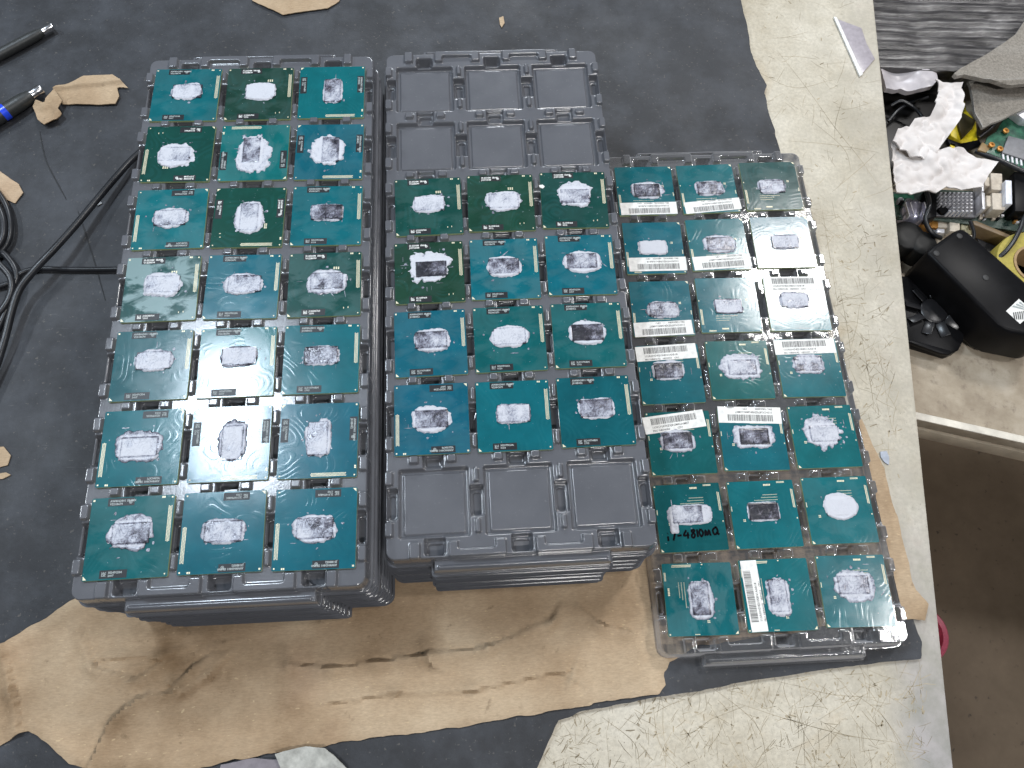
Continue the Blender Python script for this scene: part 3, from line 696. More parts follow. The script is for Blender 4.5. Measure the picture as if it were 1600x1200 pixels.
MID = {
 (2,0):(0,GREEN,.1,'h',.515,.455,.515,.455,8.9,5.9,4.0,.14,.85,.9,'white paste rectangle, white flecks around'),
 (2,1):(0,GREEN2,.05,'h',.54,.475,.54,.475,10.0,6.9,2.8,.16,.82,.8,'wide pale paste oval'),
 (2,2):(0,GREEN,.05,'h',.52,.45,.52,.42,10.0,8.4,2.5,.28,.52,.95,'paste piled behind the die'),
 (3,0):(0,GREEN2,.05,'h',.53,.455,.50,.41,10.8,10.2,2.4,.42,.12,1.1,'bare dark die, splashed white paste'),
 (3,1):(0,TEAL2,.2,'h',.49,.465,.49,.465,9.6,6.6,2.4,.12,.50,.9,'grey die in neat white oval'),
 (3,2):(0,TEAL2,.1,'h',.52,.45,.53,.46,10.8,6.6,2.5,.12,.40,.9,'dark speckled die in white oval'),
 (4,0):(0,TEAL,.1,'h',.51,.46,.52,.46,9.9,6.6,2.7,.14,.50,.8,'patchy grey die in pale paste'),
 (4,1):(0,TEAL3,.1,'h',.50,.47,.50,.47,10.6,6.7,2.2,.14,.85,.75,'white paste oval with black blotches'),
 (4,2):(0,TEAL3,.1,'h',.49,.47,.49,.47,10.0,6.8,2.8,.14,.15,.95,'dark shiny die framed in white'),
 (5,0):(2,TEAL,.1,'h',.50,.51,.50,.51,10.2,7.2,2.5,.18,.32,.9,'grey streaked die in white oval'),
 (5,1):(0,TEAL,.0,'h',.50,.475,.50,.475,8.8,5.2,5.5,.06,.72,.75,'silver speckled rectangle, clean edges'),
 (5,2):(0,TEAL3,.0,'h',.51,.465,.51,.465,9.2,5.5,5.0,.12,.42,.8,'dark and silver mottled die')}
CLR = {
 (0,0):(2,TEAL2,.1,'h',.52,.51,.52,.50,10.8,7.0,2.6,.20,.25,.6,'dark die, white sticker in front'),
 (0,1):(2,TEAL2,.1,'h',.53,.50,.53,.50,9.6,5.8,3.6,.12,.38,.6,'lilac die, tilted sticker in front'),
 (0,2):(2,GREEN,.1,'h',.51,.52,.51,.52,9.3,5.6,4.0,.14,.55,.5,'clean blue-grey die, no sticker'),
 (1,0):(2,TEAL2,.1,'h',.48,.50,.48,.50,9.4,5.2,5.5,.14,1.1,.95,'matt white die, sticker in front'),
 (1,1):(2,TEAL2,.0,'h',.53,.50,.53,.50,10.3,6.4,3.0,.16,.32,.55,'swirled dark die, barcode in front'),
 (1,2):(2,TEAL,.2,'h',.54,.50,.54,.50,9.0,5.4,5.0,.12,.75,.5,'shining silver die, no sticker'),
 (2,0):(2,TEAL2,.1,'h',.52,.53,.52,.53,10.2,5.8,3.6,.14,.55,.5,'grey paste rectangle, barcode in front'),
 (2,1):(2,TEAL,.0,'h',.50,.53,.50,.53,8.8,5.2,5.0,.12,.75,.4,'bright silver die, traces showing'),
 (2,2):(0,TEAL,.0,'h',.47,.44,.47,.44,9.4,5.6,4.0,.16,.80,.5,'washed-out sticker behind pale die'),
 (3,0):(0,TEAL2,.0,'h',.47,.45,.47,.44,9.8,6.2,3.6,.14,.25,.8,'dark die framed white, barcode behind'),
 (3,1):(0,TEAL3,.0,'h',.54,.47,.535,.44,12.6,8.4,2.5,.24,.72,.75,'very large pale paste patch'),
 (3,2):(0,TEAL,.0,'h',.48,.44,.48,.44,9.8,6.4,3.2,.16,.48,.65,'blue-grey die, barcode sticker behind'),
 (4,0):(0,TEAL3,.0,'h',.45,.47,.45,.47,10.2,6.6,2.9,.18,.30,.65,'dark die, crooked barcode sticker behind'),
 (4,1):(0,TEAL,.0,'h',.52,.47,.51,.46,11.8,7.0,3.0,.20,.28,.75,'dark die with fringe, barcode behind'),
 (4,2):(0,TEAL2,.0,'h',.50,.46,.48,.42,10.6,9.4,2.3,.40,.68,.7,'splashed paste, no sticker'),
 (5,0):(0,TEAL3,.0,'h',.46,.46,.50,.46,12.6,5.6,4.0,.10,.58,.85,'handwritten black marker note in front'),
 (5,1):(0,TEAL2,.0,'h',.485,.465,.485,.465,9.2,5.4,6.0,.06,.08,1.0,'bare dark die, thin white border'),
 (5,2):(0,TEAL2,.1,'h',.52,.46,.52,.45,9.8,7.6,2.1,.10,1.25,1.25,'smooth white round paste disc'),
 (6,0):(1,TEAL2,.2,'v',.50,.50,.51,.51,6.9,9.8,3.0,.18,.55,.65,'upright grey die, no sticker'),
 (6,1):(1,TEAL2,.0,'v',.50,.51,.51,.52,6.6,10.2,3.0,.16,.62,.65,'upright die, barcode along left side'),
 (6,2):(0,TEAL2,.1,'h',.48,.42,.50,.43,12.0,9.0,2.5,.26,.66,.7,'ragged crumbly grey paste')}
JIT = [{(0,0):(-0.1,-0.3,-0.9),(0,1):(-0.0,-0.7,-0.2),(0,2):(-0.1,-0.7,-0.4),(1,0):(-0.2,0.7,-1.1),(1,1):(0.0,0.2,-0.1),(1,2):(-0.1,-0.5,-1.0),(2,0):(0.0,0.5,0.4),(2,1):(-0.1,0.1,-1.0),(2,2):(-0.1,-0.2,-0.8),(3,0):(-0.1,0.6,0.5),(3,1):(-0.4,0.3,-1.1),(3,2):(0.2,-0.0,0.1),(4,0):(0.0,0.1,0.2),(4,1):(0.0,0.1,0.2),(4,2):(-0.0,0.1,-0.5),(5,0):(-0.2,0.0,0.3),(5,1):(0.1,0.1,0.0),(5,2):(0.2,-0.2,-0.7),(6,0):(-0.2,-0.2,0.5),(6,1):(-0.1,0.2,0.1),(6,2):(0.3,-0.3,-0.5)},
 {(2,0):(0.7,-0.6,0.9),(2,1):(0.0,0.3,-0.6),(2,2):(0.1,0.7,-1.2),(3,0):(0.3,-0.6,0.7),(3,1):(-0.2,-0.1,-0.4),(3,2):(0.0,0.7,-0.8),(4,0):(0.1,-0.5,0.8),(4,1):(0.1,0.1,0.3),(4,2):(0.1,0.4,-0.4),(5,0):(-0.2,-0.1,0.0),(5,1):(-0.4,-0.4,-0.2),(5,2):(-0.2,0.0,0.2)},
 {(0,0):(0.1,-0.7,-0.3),(0,1):(-0.5,-0.4,0.9),(0,2):(-0.2,0.5,-0.2),(1,0):(0.5,-0.7,-0.6),(1,1):(-0.2,0.4,0.4),(1,2):(-0.2,0.7,-0.8),(2,0):(0.1,-0.4,-0.7),(2,1):(-0.3,0.5,-0.9),(2,2):(0.7,-0.1,-1.3),(3,0):(0.0,-0.7,0.1),(3,1):(-0.1,0.4,-1.0),(3,2):(0.3,0.1,-1.2),(4,0):(0.6,-0.1,-0.1),(4,1):(0.6,0.4,-1.5),(4,2):(0.5,0.2,-0.4),(5,0):(0.1,0.1,0.3),(5,1):(-0.2,0.1,-0.2),(5,2):(0.2,0.5,-0.6),(6,0):(-0.7,-0.3,-1.2),(6,1):(-0.7,-0.2,-0.6),(6,2):(-0.3,-0.1,-1.4)}]
# stickers: (row, col): centre u,v, length, depth (mm), turn (deg), upside down, barcode no, text nos
STK = {(0,0):(.52,.87,36.8,9.2,0,1,0,(1,3)),(0,1):(.53,.86,37.0,8.8,3.5,1,1,(1,3)),(1,0):(.53,.82,36.5,9.8,0,1,2,(1,3)),(1,1):(.52,.845,37.0,9.6,2,1,3,(0,2)),(2,0):(.49,.87,35.8,9.6,2,1,0,(0,2)),
       (2,2):(.50,.13,37.0,9.4,0,0,1,(1,3)),(3,0):(.48,.13,36.8,9.6,2,0,2,(1,3)),(3,1):None,(3,2):(.48,.135,37.4,9.6,1.2,0,3,(1,3)),(4,0):(.44,.165,36.0,10.4,6,0,0,(0,2)),(4,1):(.50,.115,37.0,10.0,-2,1,1,(0,2)),(6,1):(.155,.5,37.0,8.8,91.5,0,2,(1,3))}
ROWN = ['back row', 'second row', 'third row', 'fourth row', 'fifth row', 'sixth row', 'front row']; COLN = ['left column', 'middle column', 'right column']
TOPM = {}
def color_word(c): return 'dark green' if c in (GREEN, GREEN2) else ('grey-green' if c[0] > .015 else 'teal')
sd0 = 100
for ti, (T, tab) in enumerate(zip(TR, (LEFT, MID, CLR))):
    tname = ['left grey tray', 'middle grey tray', 'clear tray'][ti]
    for (r, c), (ori, col, smr, do, du, dv, pu, pv, pa, pb, pn, irr, cov, ring, look) in tab.items():
        sd0 += 17
        j = JIT[ti][(r, c)]; lx, ly = (c - 1) * T['px'] + j[0], (3 - r) * T['py'] + j[1]
        ca, sa = math.cos(T['a']), math.sin(T['a'])
        root = empty('processor', (T['x'] + lx * ca - ly * sa, T['y'] + lx * sa + ly * ca, T['z'] - TH + .02), T['a'] + math.radians(j[2]))
        tag(root, '%s processor, %s; %s, %s, %s' % (color_word(col), look, ROWN[r], COLN[c], tname), 'processor', 'bare processors in the ' + tname)
        rz = ori * math.pi / 2
        s = link('substrate', SUB, root, None, None, rz); s.color = (*[x * random.uniform(.9, 1.1) for x in col], smr)
        if ti < 2:
            green = color_word(col) != 'teal'
            stuff(link('contact_strip', A_STRIP, root, MT['gold'], None, rz)); stuff(link('gold_marks', A_PADS if green else A_PADS_T, root, MT['gold'], None, rz))
            tx = random.choice(TXT_G if green else TXT_T); pm = MT['print'] if green else MT['print_dim']
            a = link('label_patch', LABT, root, MT['ink'], None, rz); link('print', tx[0], a, pm)
            b = link('label_patch', LABB, root, MT['ink'], None, rz); link('print', tx[1], b, pm)
        else:
            stuff(link('contact_strip', H_STRIP, root, MT['gold'], None, rz)); stuff(link('gold_marks', H_PADS, root, MT['gold'], None, rz))
            k = STK.get((r, c))
            if k:
                su, sv, L, W, tn, ud, bc, tx = k; x, y = fr(su, sv)
                st = MB().box(-L / 2, L / 2, -W / 2, W / 2, 0, .1).build('barcode_sticker', MT['sticker'], root, loc=(x, y, TH + .06), rz=math.radians(tn + 180 * ud))
                link('barcode', BARC[bc], st, MT['bar'])
                for q_ in tx: link('print', STX[q_], st, MT['bar'])
        x, y = fr(du, dv); link('die', DIE[do], root, MT['die'], (x, y, TH))
        leg = (-12.0, -7.2, -10.2, 0) if (ti, r, c) == (2, 5, 0) else None
        pm_ = paste_mesh(sd0, do, du, dv, pu, pv, pa, pb, pn, irr, cov, ring, edge=.1 if cov > 1 else (.5 if cov < .3 else .28), specks=2 if irr < .12 else (24 if irr > .35 else 6), leg=leg)
        link('thermal_paste', pm_, root, MT['paste'], (0, 0, TH + .015))
        if (ti, r, c) == (2, 5, 0):
            # marker note: i7-4810MQ
            G = {'i': [[(0,0),(0,.55)],[(0,.85),(.04,.88)]], '7': [[(-.05,.95),(.5,1),(.22,0)]], '-': [[(0,.45),(.5,.5)]], '4': [[(.35,1),(0,.4),(.65,.45)],[(.5,.75),(.45,0)]],
                 '8': [[(.4,.95),(.1,.8),(.45,.35),(.25,0),(.05,.25),(.45,.8),(.35,.97)]], '1': [[(.1,.9),(.1,0)]], '0': [[(.2,.9),(0,.5),(.2,.02),(.45,.45),(.22,.9)]],
                 'M': [[(0,0),(.1,.65),(.28,.1),(.5,.65),(.62,0)]], 'Q': [[(.45,.9),(.05,.55),(.2,.05),(.6,.3),(.5,.85),(.3,.8)],[(.4,.3),(.75,.0)]]}
            hb = MB(); cx = -13.8
            for ch, wd in (('i',.35),('7',.7),('-',.7),('4',.8),('8',.62),('1',.3),('0',.62),('M',.85),('Q',.8)):
                for stt in G[ch]:
                    P = [Vector((cx + px_ * 4.7, -12.4 + py_ * 4.7 + (cx + 13) * .085, TH + .09)) for px_, py_ in stt]
                    tube(spline(P, 6) if len(P) > 2 else P, max(.55, .0), 6, .12, hb)
                cx += wd * 5.05
            hw = hb.build('handwriting', MT['marker'], root); hw['label'] = 'black marker handwriting reading i7-4810MQ'
# white crumb on the edge of one chip, a few loose flakes
cr = sheet('paste_crumb', ats([(842,290),(848,289),(851,292),(848,295),(843,293)], ZOFF - 12.3), ZOFF - 11.9, .4, .5, flat('white_crumb', (.7, .7, .68), .7))
tag(cr, 'small white crumb on the left edge of the back right chip of the middle tray', 'crumb')

# ------------------------------------------------------------------ penlights and cables on the left
def axis_matrix(p, d):
    d = Vector(d).normalized(); return Matrix.Translation(Vector(p)) @ Vector((0, 0, 1)).rotation_difference(d).to_matrix().to_4x4()
def penlight(tip, tail, rad, label, ring):
    R = rad; a = Vector((*at(*tip, 3 + R), 3.4 + R)); b = Vector((*at(*tail, 3 + R), 3.4 + R)); d = (b - a); L = d.length
    root = empty('penlight', (a.x, a.y, 3.2)); tag(root, label, 'penlight', 'black penlights on the mat')
    M = Matrix.Translation(-Vector((a.x, a.y, 3.2))) @ axis_matrix(a, d)
    T_ = R * .72
    MB().lathe([(T_ * .9, 0), (T_, .6), (T_, 7.6), (T_ * .97, 8)], 28, M).build('metal_tip', MT['chrome'], root, True)
    MB().lathe([(T_ * .75, -.05), (T_ * .75, .4)], 28, M).build('lens', MT['dark'], root, True)
    prof = [(T_ * .95, 8), (T_ * 1.06, 9), (R * .92, 13), (R * .97, 17)]
    for k in range(3): prof += [(R * .99, 18 + k * 2.0), (R * .97, 19.2 + k * 2.0)]
    e = 27 if ring else L
    MB().lathe(prof + [(R, 24.5), (R, e)], 28, M).build('barrel', MT['grip'], root, True)
    if ring:
        MB().lathe([(R * 1.01, e), (R * 1.01, e + 4)], 28, M).build('blue_ring', MT['blue'], root, True)
        MB().lathe([(R, e + 4), (R, L)], 28, M).build('tail', MT['grip'], root, True)
penlight((83, 42), (-120, 150), 3.8, 'black penlight with a silver tip in the back left corner', False)
penlight((66, 140), (-130, 262), 5.2, 'black penlight with silver tip and blue ring beside the torn cardboard strip', True)
def cable(name, pts, r, label, n=12):
    P = [Vector((*at(u, v, z), z)) for u, v, z in pts]
    o = tube(spline(P, n), r, 12).build(name, MT['cable'], None, True); tag(o, label, 'cable', 'black cables at the left edge'); return o
cable('power_cable', [(-40,660,7),(-12,590,8),(6,535,10),(26,462,13),(52,424,15),(84,390,15),(118,352,13),(148,316,11),(182,276,9),(212,244,7),(250,215,6),(300,190,6)], 2.2, 'thick black cable curving up to the left grey stack')
cable('thin_cable', [(-50,455,5.2),(-10,450,5.2),(18,440,5.2),(34,426,5.4),(60,420,5.4),(110,421,5.4),(160,421,5.4),(205,420,5.4),(260,418,5.4)], 1.6, 'thin black cable running straight into the side of the left grey stack')
for k, (P, lab) in enumerate([([(-60,270,6),(-20,285,6.5),(6,315,7),(16,350,7),(10,382,6.5),(-20,410,6),(-60,420,6)], 'outermost black loop of the coiled cable at the left edge'),
          ([(-60,285,9),(-22,298,9.5),(-2,325,10),(6,352,10),(0,380,9.5),(-30,405,9),(-60,410,9)], 'inner black loop of the coiled cable at the left edge'),
          ([(-60,395,9),(-20,400,10),(4,418,9.5),(18,440,8.5),(12,470,8),(-14,500,8),(-60,520,8)], 'lower black cable loop beneath the crossing cables'),
          ([(-60,360,6),(-10,385,6),(14,405,6),(26,430,6),(16,462,6),(4,498,6),(-20,540,6)], 'black cable strand bending down the left edge')]):
    cable('coiled_cable', P, 2.0, lab, 10)
sl = sheet('mat_offcut', [(x, y) for x, y in []] or ats([(148,312),(152,310),(160,318),(152,322)], 3.5), 4.0, .5, .6, flat('white_fleck', (.4, .4, .4), .7)); sl.name = 'white_fleck'; tag(sl, 'tiny pale fleck on the mat beside the thick cable', 'fleck')

# ------------------------------------------------------------------ lower shelf, floor and the clutter beyond the bench
ZS = -130
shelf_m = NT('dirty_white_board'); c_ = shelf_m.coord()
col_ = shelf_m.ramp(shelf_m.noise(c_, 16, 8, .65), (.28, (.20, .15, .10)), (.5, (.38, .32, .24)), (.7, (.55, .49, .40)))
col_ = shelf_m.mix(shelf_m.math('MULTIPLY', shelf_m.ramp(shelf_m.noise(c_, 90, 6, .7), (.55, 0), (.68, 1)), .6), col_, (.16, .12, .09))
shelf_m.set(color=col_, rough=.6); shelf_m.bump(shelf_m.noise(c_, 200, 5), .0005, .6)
A, B = at(1425, 652, ZS), at(1640, 700, ZS); va = math.atan2(B[1] - A[1], B[0] - A[0])
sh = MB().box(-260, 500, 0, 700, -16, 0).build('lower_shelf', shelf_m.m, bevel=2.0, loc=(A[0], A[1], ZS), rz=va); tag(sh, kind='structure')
rail = MB().box(-260, 500, -1.5, 18, -33, -16.4).build('shelf_rail', flat('cream_paint', (.50, .43, .33), .5, 0, .5, .25, 40), None, bevel=1.2, loc=(A[0], A[1], ZS), rz=va); tag(rail, kind='structure')
lipm = MB().box(-260, 500, -1.2, 5, -.2, 1.2).build('worn_lip', flat('worn_white_paint', (.66, .62, .54), .5, 0, .5, .3, 50), bevel=.8); lipm.parent = sh
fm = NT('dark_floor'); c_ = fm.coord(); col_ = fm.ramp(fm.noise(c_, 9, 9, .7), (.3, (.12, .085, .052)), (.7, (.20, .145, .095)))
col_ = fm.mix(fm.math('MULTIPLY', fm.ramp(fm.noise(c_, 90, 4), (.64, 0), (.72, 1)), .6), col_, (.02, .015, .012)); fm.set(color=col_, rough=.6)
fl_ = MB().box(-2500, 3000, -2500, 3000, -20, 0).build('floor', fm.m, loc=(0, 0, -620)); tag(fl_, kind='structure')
pk = at(1483, 985, -600); pr = MB().lathe([(20, 0), (34, 2), (36, 12), (34, 14), (29, 12), (28, 4)], 32).build('pink_lid', flat('pink_plastic', (.55, .10, .16), .45), None, True, loc=(at(1438, 990, -610)[0], at(1438, 990, -610)[1], -620)); tag(pr, 'pink round plastic lid on the floor, half hidden by the bench edge', 'lid')

def pris(name, px, zt, h, mat, parent=None, bevel=.6):
    P = ats(px, zt)
    ar = sum(P[i][0] * P[(i + 1) % len(P)][1] - P[(i + 1) % len(P)][0] * P[i][1] for i in range(len(P)))
    if ar < 0: P = P[::-1]
    b = MB().prism(P, zt - h, zt)
    if parent is not None:
        L = parent.location / MM; b.v = [(x - L.x, y - L.y, z - L.z) for x, y, z in b.v]
    return b.build(name, mat, parent, bevel=bevel)
# ribbed dark panel wrapped in film
def root_at(name, u, v, z, label, cat, group=None):
    e = empty(name, (*at(u, v, z), z)); tag(e, label, cat, group); return e
def psheet(name, px, z, th, step, mat, parent, hf=None, ragged=0, seed=1):
    return sub(sheet(name, ats(px, z), z, th, step, mat, None, hf, ragged, seed), parent)
rb = root_at('ribbed_bundle', 1470, 60, ZS, 'dark ribbed panel wrapped in clear film, back right beyond the bench', 'bundle')
ribm = NT('ribbed_dark_film'); c_ = ribm.coord((1, 1, 1), (0, 0, .1))
wvr = ribm.new('ShaderNodeTexWave', wave_type='BANDS', bands_direction='Y'); wvr.inputs['Scale'].default_value = 60; wvr.inputs['Distortion'].default_value = 2.5; wvr.inputs['Detail'].default_value = 3; wvr.inputs['Detail Scale'].default_value = 1.5; ribm.con(ribm.coord((.6, 1, 1), (0, 0, .1)), wvr.inputs['Vector'])
col_ = ribm.ramp(ribm.math('ADD', ribm.math('MULTIPLY', ribm.noise(ribm.coord((.6, 2, 1), (0, 0, .1)), 50, 6, .65), .75), ribm.math('MULTIPLY', ribm.math('POWER', wvr.outputs['Fac'], 4.0), .13)), (.26, (.012, .011, .012)), (.44, (.070, .066, .067)), (.66, (.30, .29, .285)))
ribm.set(color=col_, rough=.3); ribm.bump(ribm.noise(ribm.coord((.2, 3, 1), (0, 0, .1)), 120, 5), .0012, .8)
yr0 = at(1470, 60, -95)[1]
def rib_h(x, y):
    yy = y + .09 * (x - 450) + 3 * (fbm(x, y, 71, 40, 2) - .5)
    return 1.4 * np.abs(np.sin(yy / 5.2 * math.pi / 2)) ** .5 + 4 * (fbm(x, y, 72, 30, 2) - .5)
psheet('ribbed_panel', [(1330,-80),(1700,-80),(1700,70),(1590,66),(1560,92),(1500,112),(1450,112),(1375,104),(1345,60)], -92, 30, 1.0, ribm.m, rb, rib_h)
film = flat('hazy_film', (.50, .47, .49), .32, 0, .5, .2, 60)
psheet('film_fold', [(1372,103),(1460,108),(1462,128),(1452,141),(1440,142),(1420,141),(1408,136),(1398,140),(1382,142),(1378,120)], -96, 5, .9, film, rb, lambda x, y: 3.5 * np.sin(x / 7.5) + 3 * fbm(x, y, 74, 14, 2), .4, 75)
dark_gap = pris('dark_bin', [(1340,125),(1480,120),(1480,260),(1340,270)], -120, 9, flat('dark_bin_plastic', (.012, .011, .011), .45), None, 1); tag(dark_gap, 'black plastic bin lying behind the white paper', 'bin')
# grey cloth
cm = NT('fuzzy_grey_cloth'); c_ = cm.coord(); cm.set(color=cm.ramp(cm.noise(c_, 520, 6, .75), (.3, (.13, .115, .095)), (.7, (.33, .30, .26))), rough=.95, spec=.1, sheen=.4); cm.bump(cm.noise(c_, 700, 4), .0008, .8)
cl = root_at('grey_cloth', 1560, 110, -90, 'fuzzy grey cloth draped over the ribbed bundle at the right edge', 'cloth')
psheet('upper_fold', [(1488,118),(1500,108),(1540,88),(1585,56),(1600,34),(1680,10),(1680,130),(1610,136),(1575,138),(1545,134),(1522,124),(1505,118),(1492,122)], -76, 4, .9, cm.m, cl, lambda x, y: 7 * fbm(x, y, 77, 30, 2) + 2.2 * np.exp(-((y - at(1560, 133, -76)[1]) / 2.2) ** 2), .3, 78)
psheet('lower_fold', [(1512,128),(1540,136),(1600,138),(1680,130),(1680,158),(1612,166),(1585,180),(1555,194),(1532,202),(1524,186),(1520,155)], -90, 3, .9, cm.m, cl, lambda x, y: 6 * fbm(x, y, 79, 24, 2) - 3.0 * np.exp(-((x - at(1524, 165, -90)[0]) / 3) ** 2), .3, 80)
# crumpled white paper
pw = NT('white_tissue'); c_ = pw.coord(); pw.set(color=pw.ramp(pw.noise(c_, 30, 5), (.3, (.62, .58, .56)), (.7, (.74, .71, .70))), rough=.8, spec=.2); pw.bump(pw.noise(c_, 140, 5), .0008, .6)
pp = root_at('crumpled_paper', 1450, 230, -90, 'crumpled white paper sheet spilling over the scrap electronics', 'paper')
def crum(s, amp, sc_): return lambda x, y: amp * (np.abs(fbm(x, y, s, sc_, 2) - .5) * 1.8 + 1.1 * np.abs(fbm(x + y * .6, y - x * .5, s + 4, sc_ * .45, 2) - .5))
psheet('upper_lobe', [(1460,126),(1470,131),(1502,132),(1500,160),(1497,190),(1483,210),(1462,240),(1445,250),(1420,246),(1391,226),(1398,208),(1418,202),(1424,192),(1450,186),(1456,165),(1466,146)], -82, 1.2, .8, pw.m, pp, crum(81, 9, 26), .2, 82)
psheet('lower_lobe', [(1391,224),(1410,234),(1434,248),(1462,236),(1500,238),(1530,250),(1555,258),(1540,278),(1530,298),(1500,298),(1478,292),(1462,302),(1440,304),(1398,304),(1394,262)], -86, 1.2, .8, pw.m, pp, crum(84, 9, 28), .2, 85)
# yellow and black plastic piece
yl = root_at('yellow_plastic_part', 1505, 205, -112, 'yellow and black plastic part behind the white paper', 'plastic part')
ym = flat('yellow_plastic', (.78, .62, .02), .4)
pris('yellow_panel', [(1499,160),(1508,158),(1510,172),(1525,190),(1528,222),(1513,227),(1502,222),(1486,212),(1484,200),(1497,192)], -112, 6, ym, yl, .5)
pris('black_flap', [(1498,172),(1512,180),(1525,188),(1520,200),(1504,216),(1498,196)], -109, 3, flat('olive_black', (.07, .055, .02), .5), yl, .4)
pris('black_bar', [(1480,216),(1502,224),(1530,218),(1534,226),(1506,236),(1484,226)], -110, 4, MT['black'], yl, .4)
pris('yellow_tip', [(1484,222),(1494,226),(1490,236),(1486,232)], -110, 3, ym, yl, .3)
# circuit boards
gm = NT('green_board'); c_ = gm.coord(); gm.set(color=gm.ramp(gm.noise(c_, 160, 5, .6), (.35, (.012, .05, .035)), (.65, (.035, .15, .09))), rough=.35); gm.bump(gm.noise(c_, 500, 3), .0002, .6)
gmd = NT('dark_green_board'); c_ = gmd.coord(); gmd.set(color=gmd.ramp(gmd.noise(c_, 220, 5, .6), (.35, (.010, .030, .022)), (.65, (.05, .075, .06))), rough=.4); gmd.bump(gmd.noise(c_, 500, 3), .0003, .6)
beige = flat('beige_connector', (.52, .46, .38), .5); silver = flat('silver_metal', (.72, .72, .76), .35, .25); cop = flat('copper_coil', (.55, .27, .07), .35, .6); gbl = flat('grey_block', (.17, .17, .18), .5)
ba = root_at('circuit_board', 1575, 220, -100, 'green circuit board with a black square chip at the right edge', 'circuit board', 'scrap circuit boards')
pris('board', [(1543,214),(1556,206),(1566,190),(1572,178),(1640,190),(1640,275),(1590,262),(1548,240),(1535,236)], -100, 2, gm.m, ba, .3)
pris('black_chip', [(1576,212),(1640,228),(1640,262),(1566,238)], -97.5, 2.4, gbl, ba, .3)
for k, (u, v) in enumerate([(1562, 233), (1549, 227), (1571, 205)]):
    P = at(u, v, -98); L = ba.location / MM
    MB().lathe([(2.6, 0), (2.6, 1.6), (1.2, 1.7), (1.2, .4)], 14).build('solder_ring', cop, ba, True, loc=(P[0] - L.x, P[1] - L.y, -98.4 - L.z))
for k in range(8): pris('pin', [(1566 + k * 7, 240 + k * 2.2), (1569 + k * 7, 241 + k * 2.2), (1570 + k * 7, 250 + k * 2.2), (1567 + k * 7, 249 + k * 2.2)], -98.5, 1.2, silver, ba, 0)
pris('metal_shield', [(1574,166),(1592,158),(1640,166),(1640,192),(1600,186)], -92, 9, silver, ba, .6)
pris('brown_edge', [(1535,222),(1549,230),(1541,238),(1528,234)], -99.5, 2, flat('brown_laminate', (.28, .19, .09), .5), ba, .3)
bb = root_at('circuit_board', 1500, 320, -116, 'dark motherboard with silver pin heatsink and pale port blocks', 'circuit board', 'scrap circuit boards')
pris('board', [(1385,300),(1428,300),(1470,296),(1600,302),(1660,310),(1660,372),(1600,362),(1465,344),(1400,342)], -118, 2, gmd.m, bb, .3)
pris('bright_corner', [(1396,303),(1428,303),(1428,324),(1398,322)], -117.6, .4, gm.m, bb, 0)
P = at(1408, 312, -117); L = bb.location / MM; MB().lathe([(2.4, 0), (2.4, .6), (1.3, .7), (1.2, .2)], 16).build('screw_hole', silver, bb, True, loc=(P[0] - L.x, P[1] - L.y, -117.5 - L.z))
hs = pris('heatsink', [(1466,300),(1523,300),(1524,340),(1463,337)], -114, 3, flat('grey_aluminium', (.20, .20, .215), .4, .6), bb, .3)
HL = bb.location / MM
pinm = mesh('pin', MB().box(-.85, .85, -.55, .55, 0, 8).v, MB().box(-.85, .85, -.55, .55, 0, 8).f)
for i in range(8):
    for jn in range(6):
        u, v = 1471 + i * 6.7, 301 + jn * 5.7
        if i < 3 and jn > 3 and not (i == 2 and jn == 5): continue
        P = at(u, v, -106); o = link('pin', pinm, hs, silver, (P[0] - HL.x, P[1] - HL.y, -114 - HL.z))
P = at(1475, 326, -110); MB().lathe([(4.2, 0), (4.2, 3), (2.6, 3.2)], 18).build('spring_screw', MT['black'], bb, True, loc=(P[0] - HL.x, P[1] - HL.y, -114 - HL.z))
for (u0, v0, u1, v1, z, mt, nm) in [(1548,270,1566,296,-103,beige,'port_block'),(1550,301,1570,327,-103,beige,'port_block'),(1538,276,1547,290,-105,beige,'port_block'),(1541,305,1550,322,-105,beige,'port_block'),(1571,281,1581,318,-98,flat('white_plastic', (.70, .72, .78), .4),'white_socket'),(1533,272,1537,298,-104,silver,'port_shell'),(1534,300,1539,326,-104,silver,'port_shell'),(1585,268,1640,330,-104,MT['black'],'black_block')]:
    pris(nm, [(u0, v0), (u1, v0 + 1), (u1 + 1, v1 + 1), (u0 + 1, v1)], z, 13, mt, bb, .5)
for k in range(26):
    u = random.uniform(1530, 1600); v = random.uniform(330, 346); s = random.uniform(1.5, 4)
    pris('component', [(u, v), (u + s * 1.6, v), (u + s * 1.6, v + s), (u, v + s)], -115.5 + random.uniform(-.5, 1), 2.5, random.choice([silver, MT['black'], beige, cop]), bb, 0)
for k in range(14):
    u = random.uniform(1402, 1458); v = random.uniform(304, 338); s = random.uniform(2, 6)
    pris('component', [(u, v), (u + s * 1.4, v), (u + s * 1.4, v + s), (u, v + s)], -114 + random.uniform(-1, 3), 5, random.choice([MT['black'], MT['black'], gbl, gmd.m]), bb, .2)
pris('black_cable_block', [(1442,300),(1462,297),(1464,338),(1448,342),(1454,318),(1440,312)], -108, 10, MT['black'], bb, .6)
cap = root_at('capacitor', 1424, 336, -120, 'silver domed capacitor beside the bench edge', 'capacitor')
MB().lathe([(11, -14), (11, 5), (10.2, 8), (7, 10.5), (2, 11.6)], 24).build('can', flat('lilac_metal', (.52, .52, .66), .3, .7), cap, True)
for k in range(5): MB().box(-9 + k * 4 - .4, -9 + k * 4 + .4, -8, 6, 6, 11).build('score', silver, cap)
tr_ = root_at('orange_coil', 1443, 352, -125, 'small glowing orange copper coil below the capacitor', 'coil')
